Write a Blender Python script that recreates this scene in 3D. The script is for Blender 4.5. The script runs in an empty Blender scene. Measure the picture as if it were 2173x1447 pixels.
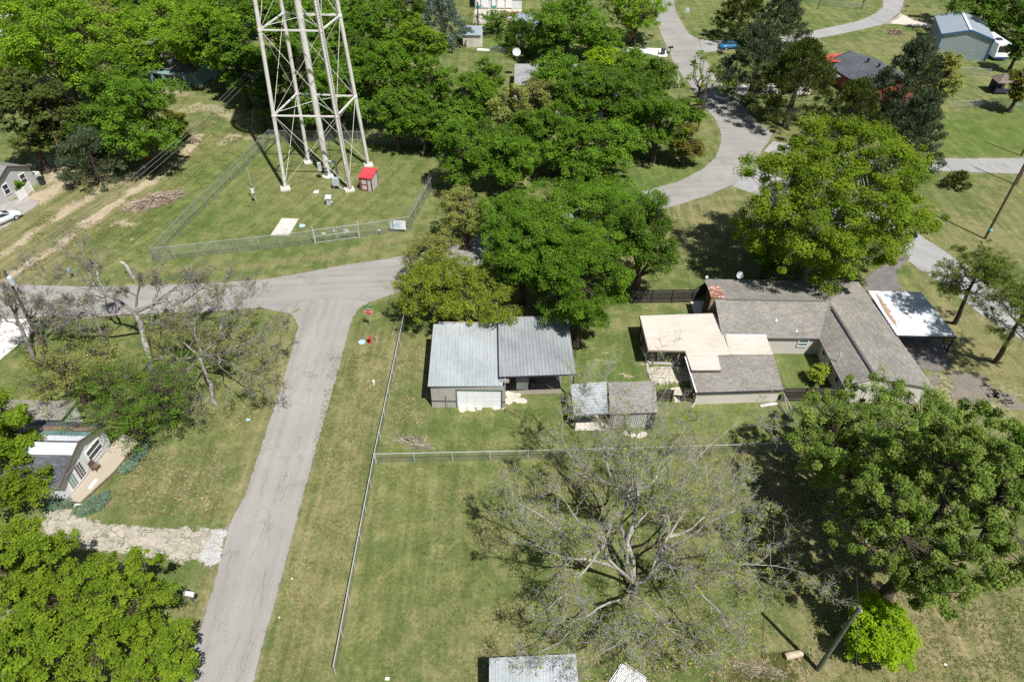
import bpy, math, random
import numpy as np
from mathutils import Vector, Matrix
S = bpy.context.scene
COL = S.collection
rng = np.random.default_rng(7)
random.seed(7)
R = math.radians
A = np.array
# ------------------------------------------------------------------ camera (solved from poles, fences and building corners)
FPX, TILT, ROLL, H = 1500.0, R(41.3), R(0.9), 48.0
FW = A([0, math.cos(TILT), -math.sin(TILT)]); _up = A([0, math.sin(TILT), math.cos(TILT)]); _rt = A([1.0, 0, 0])
RT = _rt*math.cos(ROLL)+_up*math.sin(ROLL); UP = -_rt*math.sin(ROLL)+_up*math.cos(ROLL)
CAM = A([0, 0, H])
def g(px, py, z=0.0):
    """photo pixel -> the point of the place at height z"""
    d = FW*FPX+RT*(px-1086.5)-UP*(py-723.5)
    return CAM+d*((z-H)/d[2])
def gs(pts, z=0.0): return A([g(x, y, z) for x, y in pts])
cd = bpy.data.cameras.new('camera'); cam = bpy.data.objects.new('camera', cd); COL.objects.link(cam)
cd.sensor_width = 36; cd.lens = FPX/2173*36; cd.clip_end = 3000; cd.clip_start = 0.5
m = Matrix((RT, UP, -FW)).transposed().to_4x4(); m.translation = CAM; cam.matrix_world = m
S.camera = cam
# ------------------------------------------------------------------ light
w = bpy.data.worlds.new('World'); S.world = w; w.use_nodes = True
nt = w.node_tree; sky = nt.nodes.new('ShaderNodeTexSky'); sky.sky_type = 'NISHITA'; sky.sun_disc = False
sunv = A([0.571*math.cos(R(60.4)), -0.821*math.cos(R(60.4)), math.sin(R(60.4))])
sky.sun_elevation = R(60.4); sky.sun_rotation = math.atan2(sunv[0], sunv[1])
bg = nt.nodes['Background']; bg.inputs[1].default_value = 0.06; nt.links.new(sky.outputs[0], bg.inputs[0])
sl = bpy.data.lights.new('sun', 'SUN'); sl.energy = 5.0; sl.angle = R(0.53); sl.color = (1, .985, .962)
so = bpy.data.objects.new('sun', sl); COL.objects.link(so); so.rotation_euler = Vector(sunv).to_track_quat('Z', 'Y').to_euler(); so.location = (30, -40, 90)
S.view_settings.view_transform = 'Standard'; S.view_settings.look = 'None'; S.view_settings.exposure = 0.2; S.view_settings.gamma = 1
S.render.engine = 'CYCLES'; S.cycles.use_denoising = False; S.cycles.max_bounces = 8; S.cycles.transparent_max_bounces = 24
S.render.filter_size = 1.05
# ------------------------------------------------------------------ mesh building
ORG = {}
class MB:
    def __init__(s): s.V = []; s.P = []; s.U = []; s.n = 0; s.sm = False; s.att = []
    def add(s, V, polys, uv=None, att=None):
        V = np.asarray(V, float).reshape(-1, 3); s.V.append(V)
        for p in polys:
            p = np.asarray(p, int)
            if p.ndim == 1: p = p[None]
            s.P.append(p+s.n)
        s.U.append(np.zeros((len(V), 2)) if uv is None else np.asarray(uv, float))
        s.att.append(np.zeros(len(V)) if att is None else np.asarray(att, float))
        s.n += len(V); return s
    def face(s, pts, uv=None): return s.add(pts, [list(range(len(pts)))], uv)
    def roof(s, pts, e0, e1):
        """planar polygon with uv in metres: u along e0->e1, v across"""
        pts = A(pts, float); u = A(e1, float)-A(e0, float); u /= np.linalg.norm(u)
        n = np.cross(pts[1]-pts[0], pts[2]-pts[0]); n /= np.linalg.norm(n); v = np.cross(n, u)
        d = pts-A(e0, float); return s.face(pts, np.stack([d@u, d@v], 1))
    def hexa(s, b, t):
        n = len(b); V = np.concatenate([A(b, float), A(t, float)])
        P = [list(range(n))[::-1], list(range(n, 2*n))]+[[i, (i+1) % n, n+(i+1) % n, n+i] for i in range(n)]
        return s.add(V, P)
    def box(s, x0, x1, y0, y1, z0, z1):
        b = [(x0, y0, z0), (x1, y0, z0), (x1, y1, z0), (x0, y1, z0)]
        return s.hexa(b, [(x, y, z1) for x, y, _ in b])
    def slab(s, pts, th):
        """polygon given by its top outline, extruded down by th"""
        p = A(pts, float); return s.hexa(p-A([0, 0, th]), p)
    def obox(s, c, ax, ay, az, dx, dy, dz):
        c = A(c, float); ax = A(ax, float); ay = A(ay, float); az = A(az, float)
        b = [c+ax*i*dx/2+ay*j*dy/2-az*dz/2 for i, j in ((-1, -1), (1, -1), (1, 1), (-1, 1))]
        return s.hexa(b, [q+az*dz for q in b])
    def bar(s, p, q, wd, ht=None, up=(0, 0, 1)):
        p = A(p, float); q = A(q, float); d = q-p; L = np.linalg.norm(d); d = d/L
        up = A(up, float)
        if abs(d@up) > .95: up = A([1.0, 0, 0])
        sx = np.cross(d, up); sx /= np.linalg.norm(sx); uu = np.cross(sx, d)
        return s.obox((p+q)/2, d, sx, uu, L, wd, ht or wd)
    def cyl(s, p, q, r, r2=None, n=10):
        p = A(p, float); q = A(q, float); d = q-p; d = d/np.linalg.norm(d); ref = A([1.0, 0, 0]) if abs(d[2]) > .9 else A([0, 0, 1.0])
        u = np.cross(d, ref); u /= np.linalg.norm(u); v = np.cross(d, u); a = np.arange(n)*2*math.pi/n
        ring = np.outer(np.cos(a), u)+np.outer(np.sin(a), v)
        return s.hexa(p+ring*r, q+ring*(r if r2 is None else r2))
    def tubes(s, chains, n):
        grp = {}
        for p, r in chains: grp.setdefault(len(p), []).append((p, r))
        a = np.arange(n)*2*math.pi/n; ca = np.cos(a); sa = np.sin(a)
        for N, L in grp.items():
            P = A([p for p, r in L], float); Q = A([r for p, r in L], float); M = len(L)
            T = np.gradient(P, axis=1); T /= np.linalg.norm(T, axis=2, keepdims=True)+1e-9
            mt = P[:, -1]-P[:, 0]; mt /= np.linalg.norm(mt, axis=1, keepdims=True)+1e-9
            ref = np.where(np.abs(mt[:, 2:3]) > .8, A([[1.0, 0, 0]]), A([[0, 0, 1.0]]))[:, None, :]
            U = np.cross(T, np.broadcast_to(ref, T.shape)); U /= np.linalg.norm(U, axis=2, keepdims=True)+1e-9
            W = np.cross(T, U)
            V = P[:, :, None, :]+Q[:, :, None, None]*(U[:, :, None, :]*ca[None, None, :, None]+W[:, :, None, :]*sa[None, None, :, None])
            i0 = (np.arange(M)[:, None, None]*N+np.arange(N-1)[None, :, None])*n+np.arange(n)[None, None, :]
            i1 = (np.arange(M)[:, None, None]*N+np.arange(N-1)[None, :, None])*n+(np.arange(n)[None, None, :]+1) % n
            F = np.stack([i0, i1, i1+n, i0+n], -1).reshape(-1, 4)
            s.add(V.reshape(-1, 3), [F])
        return s
    def lathe(s, c, prof, n=16, cap=True):
        """prof: list of (r, z) from bottom to top"""
        c = A(c, float); a = np.arange(n)*2*math.pi/n
        V = np.concatenate([c+np.stack([r*np.cos(a), r*np.sin(a), np.full(n, z)], 1) for r, z in prof]); F = []
        for k in range(len(prof)-1):
            i = np.arange(n); F.append(np.stack([k*n+i, k*n+(i+1) % n, (k+1)*n+(i+1) % n, (k+1)*n+i], 1))
        if cap: F += [list(range(n))[::-1], list(range((len(prof)-1)*n, len(prof)*n))]
        return s.add(V, F)
    def corr(s, a, b, c, d, nrib, hgt, prof='rib', cuts=2, th=.03):
        """ribbed sheet a-b (eave) , d-c (other end); ribs run from a to d, spaced along a-b"""
        a, b, c, d = (A(q, float) for q in (a, b, c, d)); nn = np.cross(b-a, d-a); nn /= np.linalg.norm(nn)
        if nn[2] < 0 and abs(nn[2]) > .2: nn = -nn
        ts = []; hs = []
        for k in range(nrib):
            if prof == 'rib': o = [(0, 0), (.78, 0), (.82, 1), (.94, 1), (.98, 0)]
            else: o = [(0, 0), (.25, .5), (.5, 1), (.75, .5)]
            for t, h in o: ts.append((k+t)/nrib); hs.append(h*hgt)
        ts.append(1); hs.append(0); ts = A(ts); hs = A(hs); n = len(ts)
        V = []; UV = []
        for e0, e1, v in ((a, b, 0), (d, c, np.linalg.norm(d-a))):
            V.append(e0+(e1-e0)*ts[:, None]+nn*hs[:, None]); UV.append(np.stack([ts*np.linalg.norm(b-a), np.full(n, v)], 1))
        V = np.concatenate(V); UV = np.concatenate(UV); i = np.arange(n-1)
        s.add(V, [np.stack([i, i+1, i+1+n, i+n], 1)], UV)
        if th: s.add(V-nn*th, [np.stack([i, i+n, i+1+n, i+1], 1)], UV)
        return s
    def build(s, name, mat, parent=None, smooth=False, att=False):
        V = np.concatenate(s.V)
        root = parent
        while root is not None and root.parent is not None: root = root.parent
        if root is not None: V = V-A(ORG[root.name])
        me = bpy.data.meshes.new(name)
        tot = np.concatenate([np.full(len(p), p.shape[1]) for p in s.P]); idx = np.concatenate([p.ravel() for p in s.P])
        me.vertices.add(len(V)); me.vertices.foreach_set('co', V.ravel().astype(np.float32))
        me.loops.add(len(idx)); me.loops.foreach_set('vertex_index', idx.astype(np.int32))
        me.polygons.add(len(tot)); st = np.concatenate([[0], np.cumsum(tot)[:-1]]); me.polygons.foreach_set('loop_start', st.astype(np.int32))
        me.polygons.foreach_set('use_smooth', np.full(len(tot), bool(smooth)))
        U = np.concatenate(s.U)
        if np.any(U):
            l = me.uv_layers.new(name='UVMap'); l.data.foreach_set('uv', U[idx].ravel().astype(np.float32))
        if att:
            at = me.attributes.new('v', 'FLOAT', 'POINT'); at.data.foreach_set('value', np.concatenate(s.att).astype(np.float32))
        me.update(calc_edges=True)
        me.materials.append(mat)
        o = bpy.data.objects.new(name, me); COL.objects.link(o)
        if parent is not None: o.parent = parent
        return o
def tag(o, label=None, cat=None, group=None, kind=None):
    if label: o['label'] = label
    if cat: o['category'] = cat
    if group: o['group'] = group
    if kind: o['kind'] = kind
    return o
def thing(name, label, cat, loc, group=None):
    o = bpy.data.objects.new(name, None); COL.objects.link(o); o.empty_display_size = .3
    loc = A(loc, float); o.location = loc; ORG[o.name] = loc
    return tag(o, label, cat, group)
def single(mb, name, mat, label, cat, loc, group=None, kind=None, smooth=False):
    """a thing that is one mesh, with its origin at its base"""
    loc = A(loc, float); mb.V = [v-loc for v in mb.V]; o = mb.build(name, mat, None, smooth); o.location = loc
    return tag(o, label, cat, group, kind)
def struct(mb, name, mat): return tag(mb.build(name, mat), kind='structure')
def dup(root, loc, label=None, rotz=None):
    r = root.copy(); COL.objects.link(r); r.location = loc
    if label: r['label'] = label
    if rotz is not None: r.rotation_euler = (0, 0, rotz)
    for ch in list(root.children):
        c = ch.copy(); COL.objects.link(c); c.parent = r
        for q in list(ch.children):
            d = q.copy(); COL.objects.link(d); d.parent = c
    return r
# ------------------------------------------------------------------ materials
class NT:
    def __init__(s, name):
        s.m = bpy.data.materials.new(name); s.m.use_nodes = True; s.t = s.m.node_tree; s.N = s.t.nodes; s.b = s.N['Principled BSDF']
        s.pos = None
    def n(s, t, **k):
        q = s.N.new('ShaderNode'+t)
        for a, v in k.items():
            if a.startswith('i_'): s.put(q.inputs[int(a[2:]) if a[2:].isdigit() else a[2:].replace('_', ' ')], v)
            else: setattr(q, a, v)
        return q
    def put(s, sock, v):
        if hasattr(v, 'links') or hasattr(v, 'is_linked'): s.t.links.new(v, sock)
        else: sock.default_value = v
    def P(s):
        if not s.pos: s.pos = s.n('NewGeometry').outputs['Position']
        return s.pos
    def map(s, vec, scale=(1, 1, 1), rot=0.0):
        q = s.n('Mapping'); s.put(q.inputs[0], vec); q.inputs['Scale'].default_value = scale; q.inputs['Rotation'].default_value = (0, 0, rot); return q.outputs[0]
    def noise(s, scale, detail=4, rough=.6, vec=None, dist=0):
        q = s.n('TexNoise'); s.put(q.inputs['Vector'], vec if vec is not None else s.P()); q.inputs['Scale'].default_value = scale
        q.inputs['Detail'].default_value = detail; q.inputs['Roughness'].default_value = rough; q.inputs['Distortion'].default_value = dist; return q.outputs['Fac']
    def ramp(s, f, a, b, lo=0.0, hi=1.0):
        q = s.n('MapRange'); s.put(q.inputs[0], f); q.inputs[1].default_value = a; q.inputs[2].default_value = b; q.inputs[3].default_value = lo; q.inputs[4].default_value = hi; return q.outputs[0]
    def mix(s, f, a, b, mode='MIX'):
        q = s.n('Mix', data_type='RGBA', blend_type=mode); s.put(q.inputs[0], f); s.put(q.inputs[6], c4(a)); s.put(q.inputs[7], c4(b)); return q.outputs[2]
    def math(s, op, a, b=0.0):
        q = s.n('Math', operation=op); s.put(q.inputs[0], a); s.put(q.inputs[1], b); return q.outputs[0]
    def scale(s, col, f): 
        q = s.n('VectorMath', operation='SCALE'); s.put(q.inputs[0], c3(col)); s.put(q.inputs['Scale'], f); return q.outputs[0]
    def bump(s, h, st=.3, d=.02):
        q = s.n('Bump'); q.inputs['Strength'].default_value = st; q.inputs['Distance'].default_value = d; s.put(q.inputs['Height'], h); s.t.links.new(q.outputs[0], s.b.inputs['Normal'])
    def done(s, col, rough=.8, metal=0, spec=.3):
        s.put(s.b.inputs['Base Color'], c4(col)); s.put(s.b.inputs['Roughness'], rough); s.b.inputs['Metallic'].default_value = metal; s.b.inputs['Specular IOR Level'].default_value = spec
        return s.m
def c4(c): return (*c, 1.0) if isinstance(c, tuple) and len(c) == 3 else c
def c3(c): return c[:3] if isinstance(c, tuple) else c
_M = {}
def pm(name, col, rough=.75, var=.25, scale=3.0, col2=None, amt=.45, metal=0, bump=0, spec=.3, sc2=None):
    """plain weathered material: fine + coarse noise, optional second colour in patches"""
    if name in _M: return _M[name]
    t = NT(name); f = t.noise(scale, 5, .65); c = t.noise(scale*.17, 3, .6)
    k = t.math('MULTIPLY', t.ramp(f, .25, .75, 1-var, 1+var), t.ramp(c, .3, .7, 1-var*.6, 1+var*.6))
    base = col
    if col2: base = t.mix(t.math('MULTIPLY', t.ramp(t.noise(sc2 or scale*.5, 6, .7), .5, .62), amt), col, col2)
    if bump: t.bump(f, bump, .03)
    _M[name] = t.done(t.scale(base, k), rough, metal, spec); return _M[name]
def leaf(name, c1, c2, tr=.4):
    t = NT(name); a = t.n('Attribute', attribute_name='v').outputs['Fac']
    col = t.mix(a, c1, c2); ob = t.n('ObjectInfo').outputs['Random']
    col = t.scale(col, t.ramp(ob, 0, 1, .98, 1.26))
    d = t.n('BsdfDiffuse'); t.put(d.inputs[0], col)
    tl = t.n('BsdfTranslucent'); t.put(tl.inputs[0], t.mix(1.0, t.scale(col, 1.5), (1.0, .98, .55), 'MULTIPLY'))
    m2 = t.n('MixShader'); m2.inputs[0].default_value = tr; t.t.links.new(d.outputs[0], m2.inputs[1]); t.t.links.new(tl.outputs[0], m2.inputs[2])
    t.t.links.new(m2.outputs[0], t.N['Material Output'].inputs[0]); return t.m
def chainlink(name, col):
    t = NT(name); uv = t.n('TexCoord').outputs['UV']; sp = t.n('SeparateXYZ'); t.put(sp.inputs[0], uv)
    fs = []
    for op in ('ADD', 'SUBTRACT'):
        f = t.math('FRACT', t.math('DIVIDE', t.math(op, sp.outputs[0], sp.outputs[1]), .075)); fs.append(t.math('LESS_THAN', f, .15))
    a = t.math('MAXIMUM', fs[0], fs[1]); t.put(t.b.inputs['Alpha'], a); return t.done(col, .4, .6)
def shingle(name, c1, c2, c3_, bw=.33, bh=.145):
    t = NT(name); uv = t.n('TexCoord').outputs['UV']; b = t.n('TexBrick'); t.put(b.inputs['Vector'], uv)
    b.inputs['Color1'].default_value = c4(c1); b.inputs['Color2'].default_value = c4(c2); b.inputs['Mortar'].default_value = c4(tuple(x*.45 for x in c1))
    b.inputs['Scale'].default_value = 1; b.inputs['Brick Width'].default_value = bw; b.inputs['Row Height'].default_value = bh; b.inputs['Mortar Size'].default_value = .006; b.inputs['Bias'].default_value = 0
    v = t.n('TexVoronoi'); t.put(v.inputs['Vector'], t.map(uv, (1/bw*.9, 1/bh*.9, 1))); v.inputs['Scale'].default_value = 1
    hs = t.n('SeparateColor'); t.put(hs.inputs[0], v.outputs['Color'])
    col = t.mix(t.ramp(hs.outputs[0], .5, .95, 0, .75), b.outputs[0], c3_)
    k = t.math('MULTIPLY', t.ramp(t.noise(7, 4, .7), .3, .7, .72, 1.28), t.ramp(t.noise(.35, 4), .3, .7, .86, 1.12))
    t.bump(b.outputs['Fac'], .25, .01); return t.done(t.scale(col, k), .95, 0, .15)
def metalroof(name, c1, c2, streak=.35, rough=.45, metal=.25, rust=None, ramt=.5):
    t = NT(name); uv = t.n('TexCoord').outputs['UV']
    st = t.noise(1.0, 5, .65, t.map(uv, (3.0, .35, 1))); bl = t.noise(.33, 4, .6); fi = t.noise(6, 4, .7)
    col = t.mix(t.ramp(bl, .35, .65), c1, c2)
    k = t.math('MULTIPLY', t.ramp(st, .25, .75, 1-streak, 1+streak*.6), t.ramp(fi, .3, .7, .88, 1.1))
    col = t.scale(col, k)
    if rust: col = t.mix(t.math('MULTIPLY', t.ramp(t.noise(1.1, 6, .7), .6, .68), ramt), col, rust)
    return t.done(col, t.ramp(fi, .2, .8, rough-.1, rough+.15), metal, .4)
def soft(t, amp=.7, sc=1.6):
    """ragged outline: the sheet's own distance-to-edge attribute plus noise decides where it ends"""
    v = t.n('Attribute', attribute_name='v').outputs['Fac']; nz = t.math('ADD', t.noise(sc, 5, .7), t.math('MULTIPLY', t.noise(sc*6, 3, .7), .5))
    t.put(t.b.inputs['Alpha'], t.ramp(t.math('ADD', v, t.math('MULTIPLY', t.math('SUBTRACT', nz, .75), amp*2)), -.04, .06)); return t
# ------------------------------------------------------------------ ground
def pdist(X, Y, pts):
    pts = A(pts)[:, :2]; d = np.full(X.shape, 1e9)
    for p, q in zip(pts[:-1], pts[1:]):
        v = q-p; L = v@v+1e-9; t = np.clip(((X-p[0])*v[0]+(Y-p[1])*v[1])/L, 0, 1)
        d = np.minimum(d, np.hypot(X-p[0]-t*v[0], Y-p[1]-t*v[1]))
    return d
def inside(X, Y, pts):
    pts = A(pts)[:, :2]; c = np.zeros(X.shape, bool); n = len(pts)
    for i in range(n):
        x0, y0 = pts[i]; x1, y1 = pts[(i+1) % n]
        if y0 == y1: continue
        k = ((y0 > Y) != (y1 > Y)) & (X < (x1-x0)*(Y-y0)/(y1-y0)+x0); c ^= k
    return c
def vnoise(X, Y, sc, seed):
    r_ = np.random.default_rng(seed); T = r_.random((256, 256)); x = X/sc+500; y = Y/sc+500
    i = np.floor(x).astype(int); j = np.floor(y).astype(int); u = x-i; v = y-j; u = u*u*(3-2*u); v = v*v*(3-2*v)
    f = lambda a, b: T[a % 256, b % 256]
    return (f(i, j)*(1-u)+f(i+1, j)*u)*(1-v)+(f(i, j+1)*(1-u)+f(i+1, j+1)*u)*v
def fbm(X, Y, sc, seed): return sum(vnoise(X, Y, sc/2**k, seed+k)*.5**k for k in range(4))/1.875
xs = np.concatenate([[-1500, -700, -300, -180], np.arange(-130, 136, .55), [180, 300, 700, 1500]])
ys = np.concatenate([[-900, -300, -60], np.arange(8, 200, .55), [230, 300, 700, 2000]])
GX, GY = np.meshgrid(xs, ys); dry = np.zeros(GX.shape); dirt = dry.copy(); lush = dry.copy(); mdir = dry.copy()
def area(dst, px, amt, soft=1.5, nz=1.0, sc=3.0, seed=1):
    P = gs(px); ins = inside(GX, GY, P); d = pdist(GX, GY, np.concatenate([P, P[:1]]))
    sd = np.where(ins, d, -d)+(fbm(GX, GY, sc, seed)-.5)*4*nz
    np.maximum(dst, np.clip(sd/soft*.5+.5, 0, 1)*amt, out=dst)
def line(dst, px, wd, amt, nz=.8, sc=2.0, seed=3):
    d = pdist(GX, GY, gs(px))+(fbm(GX, GY, sc, seed)-.5)*2.2*nz
    np.maximum(dst, np.clip((wd-d)/.9+.2, 0, 1)*amt, out=dst)
# ruts and bare earth on the rough field
rut1 = [(-30, 560), (18, 532), (84, 483), (153, 445), (217, 402), (280, 372), (320, 345)]
rut2 = [(10, 595), (59, 563), (115, 529), (194, 465), (256, 425), (332, 376), (383, 343), (420, 290)]
area(dry, [(-40, 520), (60, 440), (190, 370), (330, 310), (420, 260), (440, 300), (330, 420), (150, 560), (20, 640), (-60, 640)], .75, 2.5, 1.6, 3, 23)
line(dirt, rut1, .95, .85, .9); line(dirt, rut2, .95, .95, .9, seed=5)
for q, wd, am in ([[(300, 330), (200, 400), (140, 440)], .6, .7], [[(235, 480), (255, 470), (268, 478)], 1.0, .85], [[(285, 505), (300, 500)], .5, .9], [[(262, 490), (250, 500)], .6, .7],
                  [[(390, 235), (430, 225), (470, 232), (500, 245)], 1.9, .6], [[(470, 300), (500, 290), (540, 296)], 1.4, .6], [[(355, 195), (410, 200)], 1.6, .55], [[(120, 608), (205, 612), (330, 606)], .35, .6]):
    line(dirt, q, wd, am, 1.2, 1.8, 9)
area(dirt, [(20, 432), (150, 372), (165, 385), (130, 405), (85, 432), (40, 455)], .95, 1.2, .6)
area(dirt, [(60, 330), (170, 330), (160, 372), (85, 400)], .8, 1.5, .8)
# verge between the lane and the street fence, mown in strips
area(dry, [(742, 700), (850, 700), (800, 985), (715, 1450), (545, 1450), (612, 1170), (665, 985), (705, 830)], .62, 1.2, .7)
line(dry, [(775, 690), (740, 820), (690, 1040), (600, 1447)], .55, .95, .3, 4)
line(dry, [(838, 720), (780, 985), (690, 1447)], .35, .9, .25, 4)
line(lush, [(735, 760), (690, 930), (650, 1090), (590, 1360)], .35, .7, .3, 4)
area(lush, [(300, 330), (570, 300), (930, 310), (870, 470), (340, 540), (250, 500)], .35, 3, 1.5)
area(dry, [(540, 360), (800, 340), (900, 350), (860, 470), (650, 470)], .35, 4, 2.2, 5, 21)
line(dry, [(330, 575), (500, 570), (720, 540), (860, 505)], .8, .8, .6)
area(dry, [(590, 690), (632, 690), (600, 830), (510, 1105), (430, 1100), (520, 900)], .5, 1.5, .6)
line(dry, [(622, 700), (590, 800), (540, 960), (480, 1110)], .35, .9, .3)
area(dry, [(210, 960), (480, 960), (480, 1110), (260, 1090)], .4, 2.5, 1.6, 3, 31)
line(dirt, [(600, 690), (618, 700)], .35, .7); line(dry, [(440, 1220), (390, 1340)], .9, .8, .6)
area(dry, [(1340, 450), (1560, 400), (1570, 480), (1450, 540), (1330, 560)], .75, 2, 1)
area(dry, [(1900, 420), (2173, 370), (2173, 560), (2040, 540), (1950, 480)], .4, 3, 1.6, 4, 41)
area(dry, [(1700, 1290), (2173, 1180), (2190, 1460), (1560, 1460), (1600, 1400)], .95, 2, 1.2, 3, 51)
area(dirt, [(1850, 1330), (2173, 1230), (2190, 1460), (1900, 1460)], .28, 3, 2, 2, 53)
area(dry, [(1590, 960), (1680, 1010), (1760, 1230), (1650, 1200)], .8, 1.2, .8, 2, 55)
area(dirt, [(1690, 980), (1830, 960), (1880, 1180), (1770, 1200)], .5, 1.5, 1.2, 2, 57)
area(dirt, [(1930, 760), (2060, 790), (2173, 830), (2173, 900), (2000, 880)], .5, 1.5, 1.2, 2, 59)
area(dry, [(1960, 600), (2173, 720), (2173, 850), (1950, 760)], .6, 1.5, .8, 2, 61)
area(dry, [(800, 990), (1010, 985), (1020, 1447), (720, 1447)], .3, 3, 2.4, 3, 63)
area(lush, [(780, 990), (960, 990), (900, 1300), (750, 1447)], .4, 3, 2.0, 3, 64)
for q in ([(870, 1200), (885, 1205)], [(845, 1085), (860, 1080)], [(830, 1270), (845, 1265)], [(1640, 1040), (1655, 1048)], [(1380, 770), (1300, 765), (1245, 770)], [(1225, 740), (1290, 748)]): line(dirt, q, .45, .55, .8, 1.2, 71)
area(lush, [(1020, 50), (1100, 60), (1100, 110), (1030, 120)], .8, 1, .3); area(lush, [(1990, 250), (2190, 230), (2190, 330), (1990, 330)], .75, 2, 1)
area(lush, [(1250, 360), (1500, 330), (1480, 400), (1380, 400)], .5, 2, 1); area(lush, [(1440, -30), (1880, -30), (1760, 60), (1500, 80)], .25, 3, 2, 6)
area(dry, [(1640, 95), (1980, 70), (1980, 130), (1760, 100)], .35, 3, 2, 6)
area(lush, [(1290, 740), (1660, 870), (1560, 940), (1000, 900)], .3, 2, 2)
area(dry, [(830, 760), (915, 760), (915, 860), (860, 960), (810, 960)], .35, 2, 1.6, 3, 77)
area(lush, [(1643, 757), (1722, 757), (1745, 820), (1668, 820)], .3, .6, .3)
area(mdir, [(-100, 520), (560, 230), (930, 290), (870, 500), (300, 590), (-100, 640)], 1, 4, .2)
# thin bare shoulders along every road edge
lane_l = [(372, 1475), (385, 1440), (430, 1320), (462, 1210), (487, 1110), (520, 1050), (560, 930), (590, 840), (620, 740), (633, 692), (620, 668), (584, 655)]
lane_r = [(790, 640), (765, 651), (750, 673), (736, 717), (717, 791), (688, 890), (658, 1000), (637, 1077), (612, 1173), (588, 1262), (560, 1361), (536, 1455), (530, 1480)]
ew_n = [(-60, 600), (0, 602), (110, 606), (205, 609), (435, 601), (550, 594), (640, 580), (720, 564), (830, 548), (900, 532), (1010, 505), (1130, 470), (1260, 435), (1380, 402), (1440, 385), (1490, 360), (1518, 335), (1531, 300), (1529, 278), (1518, 254), (1493, 224), (1461, 177), (1447, 160), (1428, 130), (1415, 101), (1400, 66), (1385, 20), (1372, -30)]
ew_s = [(1425, -30), (1433, 24), (1447, 50), (1462, 73), (1484, 84), (1490, 110), (1500, 130), (1516, 162), (1545, 188), (1562, 205), (1580, 231), (1605, 257), (1640, 283), (1632, 300), (1618, 318), (1598, 350), (1560, 390), (1500, 416), (1410, 444), (1290, 478), (1150, 520), (1020, 560), (900, 600), (840, 622), (790, 640), (700, 660), (600, 664), (559, 653), (456, 660), (257, 668), (125, 673), (0, 676), (-60, 677)]
rr_a = [(1590, 352), (1680, 388), (1790, 430), (1904, 470), (1951, 499), (2041, 557), (2110, 610), (2200, 672)]
rr_b = [(2200, 745), (2173, 725), (2141, 704), (2088, 673), (2025, 621), (1950, 571), (1880, 520), (1780, 480), (1680, 440), (1555, 396)]
rh_a = [(1640, 300), (1800, 330), (1982, 337), (2200, 336)]; rh_b = [(2200, 371), (2173, 370), (1979, 363), (1800, 368), (1620, 322)]
br_a = [(1484, 83), (1531, 88), (1600, 86), (1680, 75), (1770, 57), (1826, 44), (1860, 28), (1874, 15), (1874, -30)]
br_b = [(1925, -30), (1919, 0), (1910, 30), (1876, 52), (1835, 62), (1770, 76), (1698, 88), (1620, 98), (1540, 108), (1490, 112)]
for e in (lane_l, lane_r, ew_n[2:9], ew_n[16:], ew_s[:18], ew_s[23:], rr_a, rr_b, rh_a[1:], rh_b[:3], br_a, br_b): line(dry, e, .5, .8, .7, 1.5, 81); line(dirt, e, .22, .5, .5, 1.2, 83)
gm = MB(); nx, ny = len(xs), len(ys); ii = np.arange(nx-1)[None]+np.arange(ny-1)[:, None]*nx
gm.add(np.stack([GX, GY, np.zeros_like(GX)], -1), [np.stack([ii, ii+1, ii+1+nx, ii+nx], -1).reshape(-1, 4)])
t = NT('mown_grass'); at = t.n('Attribute', attribute_name='mask'); sc_ = t.n('SeparateColor'); t.put(sc_.inputs[0], at.outputs['Color'])
mR, mG, mB = sc_.outputs; mA = at.outputs['Alpha']
ang1 = math.atan2(*(g(736, 717)-g(588, 1262))[:2][::-1]); ang2 = math.atan2(*(g(320, 345)-g(18, 532))[:2][::-1])
def strk(a): 
    return t.noise(1.0, 5, .6, t.map(t.map(t.P(), (1, 1, 1), -a), (.09, 1.25, 1)))
s1 = t.math('ADD', t.math('MULTIPLY', strk(ang1), t.math('SUBTRACT', 1.0, mA)), t.math('MULTIPLY', strk(ang2), mA))
big = t.noise(.075, 5, .6); mid = t.noise(.55, 6, .68, None, .4); fin = t.noise(3.2, 6, .75); gra = t.noise(17, 4, .8)
col = t.mix(t.ramp(t.math('ADD', t.math('MULTIPLY', big, .5), t.math('MULTIPLY', mid, .5)), .44, .565), (.106, .148, .040), (.19, .198, .074))
col = t.mix(t.math('MULTIPLY', mB, t.ramp(mid, .3, .6, .5, 1)), col, (.105, .165, .03))
dm = t.math('MULTIPLY', t.ramp(t.math('ADD', t.math('MULTIPLY', s1, .5), t.math('MULTIPLY', fin, .5)), .4, .58), t.math('ADD', t.math('MULTIPLY', mR, 1.0), t.ramp(mid, .5, .7, .06, .34)))
col = t.mix(dm, col, (.275, .225, .118))
col = t.mix(t.math('MULTIPLY', mR, t.ramp(t.noise(.9, 5, .7), .48, .66, 0, .55)), col, (.21, .158, .085))
dg = t.ramp(t.math('ADD', t.math('ADD', mG, t.math('MULTIPLY', t.math('SUBTRACT', fin, .5), 1.5)), t.math('MULTIPLY', t.math('SUBTRACT', gra, .5), .7)), .35, .85)
drt = t.mix(t.noise(1.2, 5, .7), (.40, .31, .20), (.50, .415, .30))
col = t.mix(dg, col, drt)
tuft = t.math('MULTIPLY', t.ramp(t.noise(1.7, 4, .7), .62, .72), .5); col = t.mix(tuft, col, (.085, .125, .03))
straw = t.math('MULTIPLY', t.ramp(gra, .63, .8), .45); col = t.mix(straw, col, (.36, .31, .18))
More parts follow.
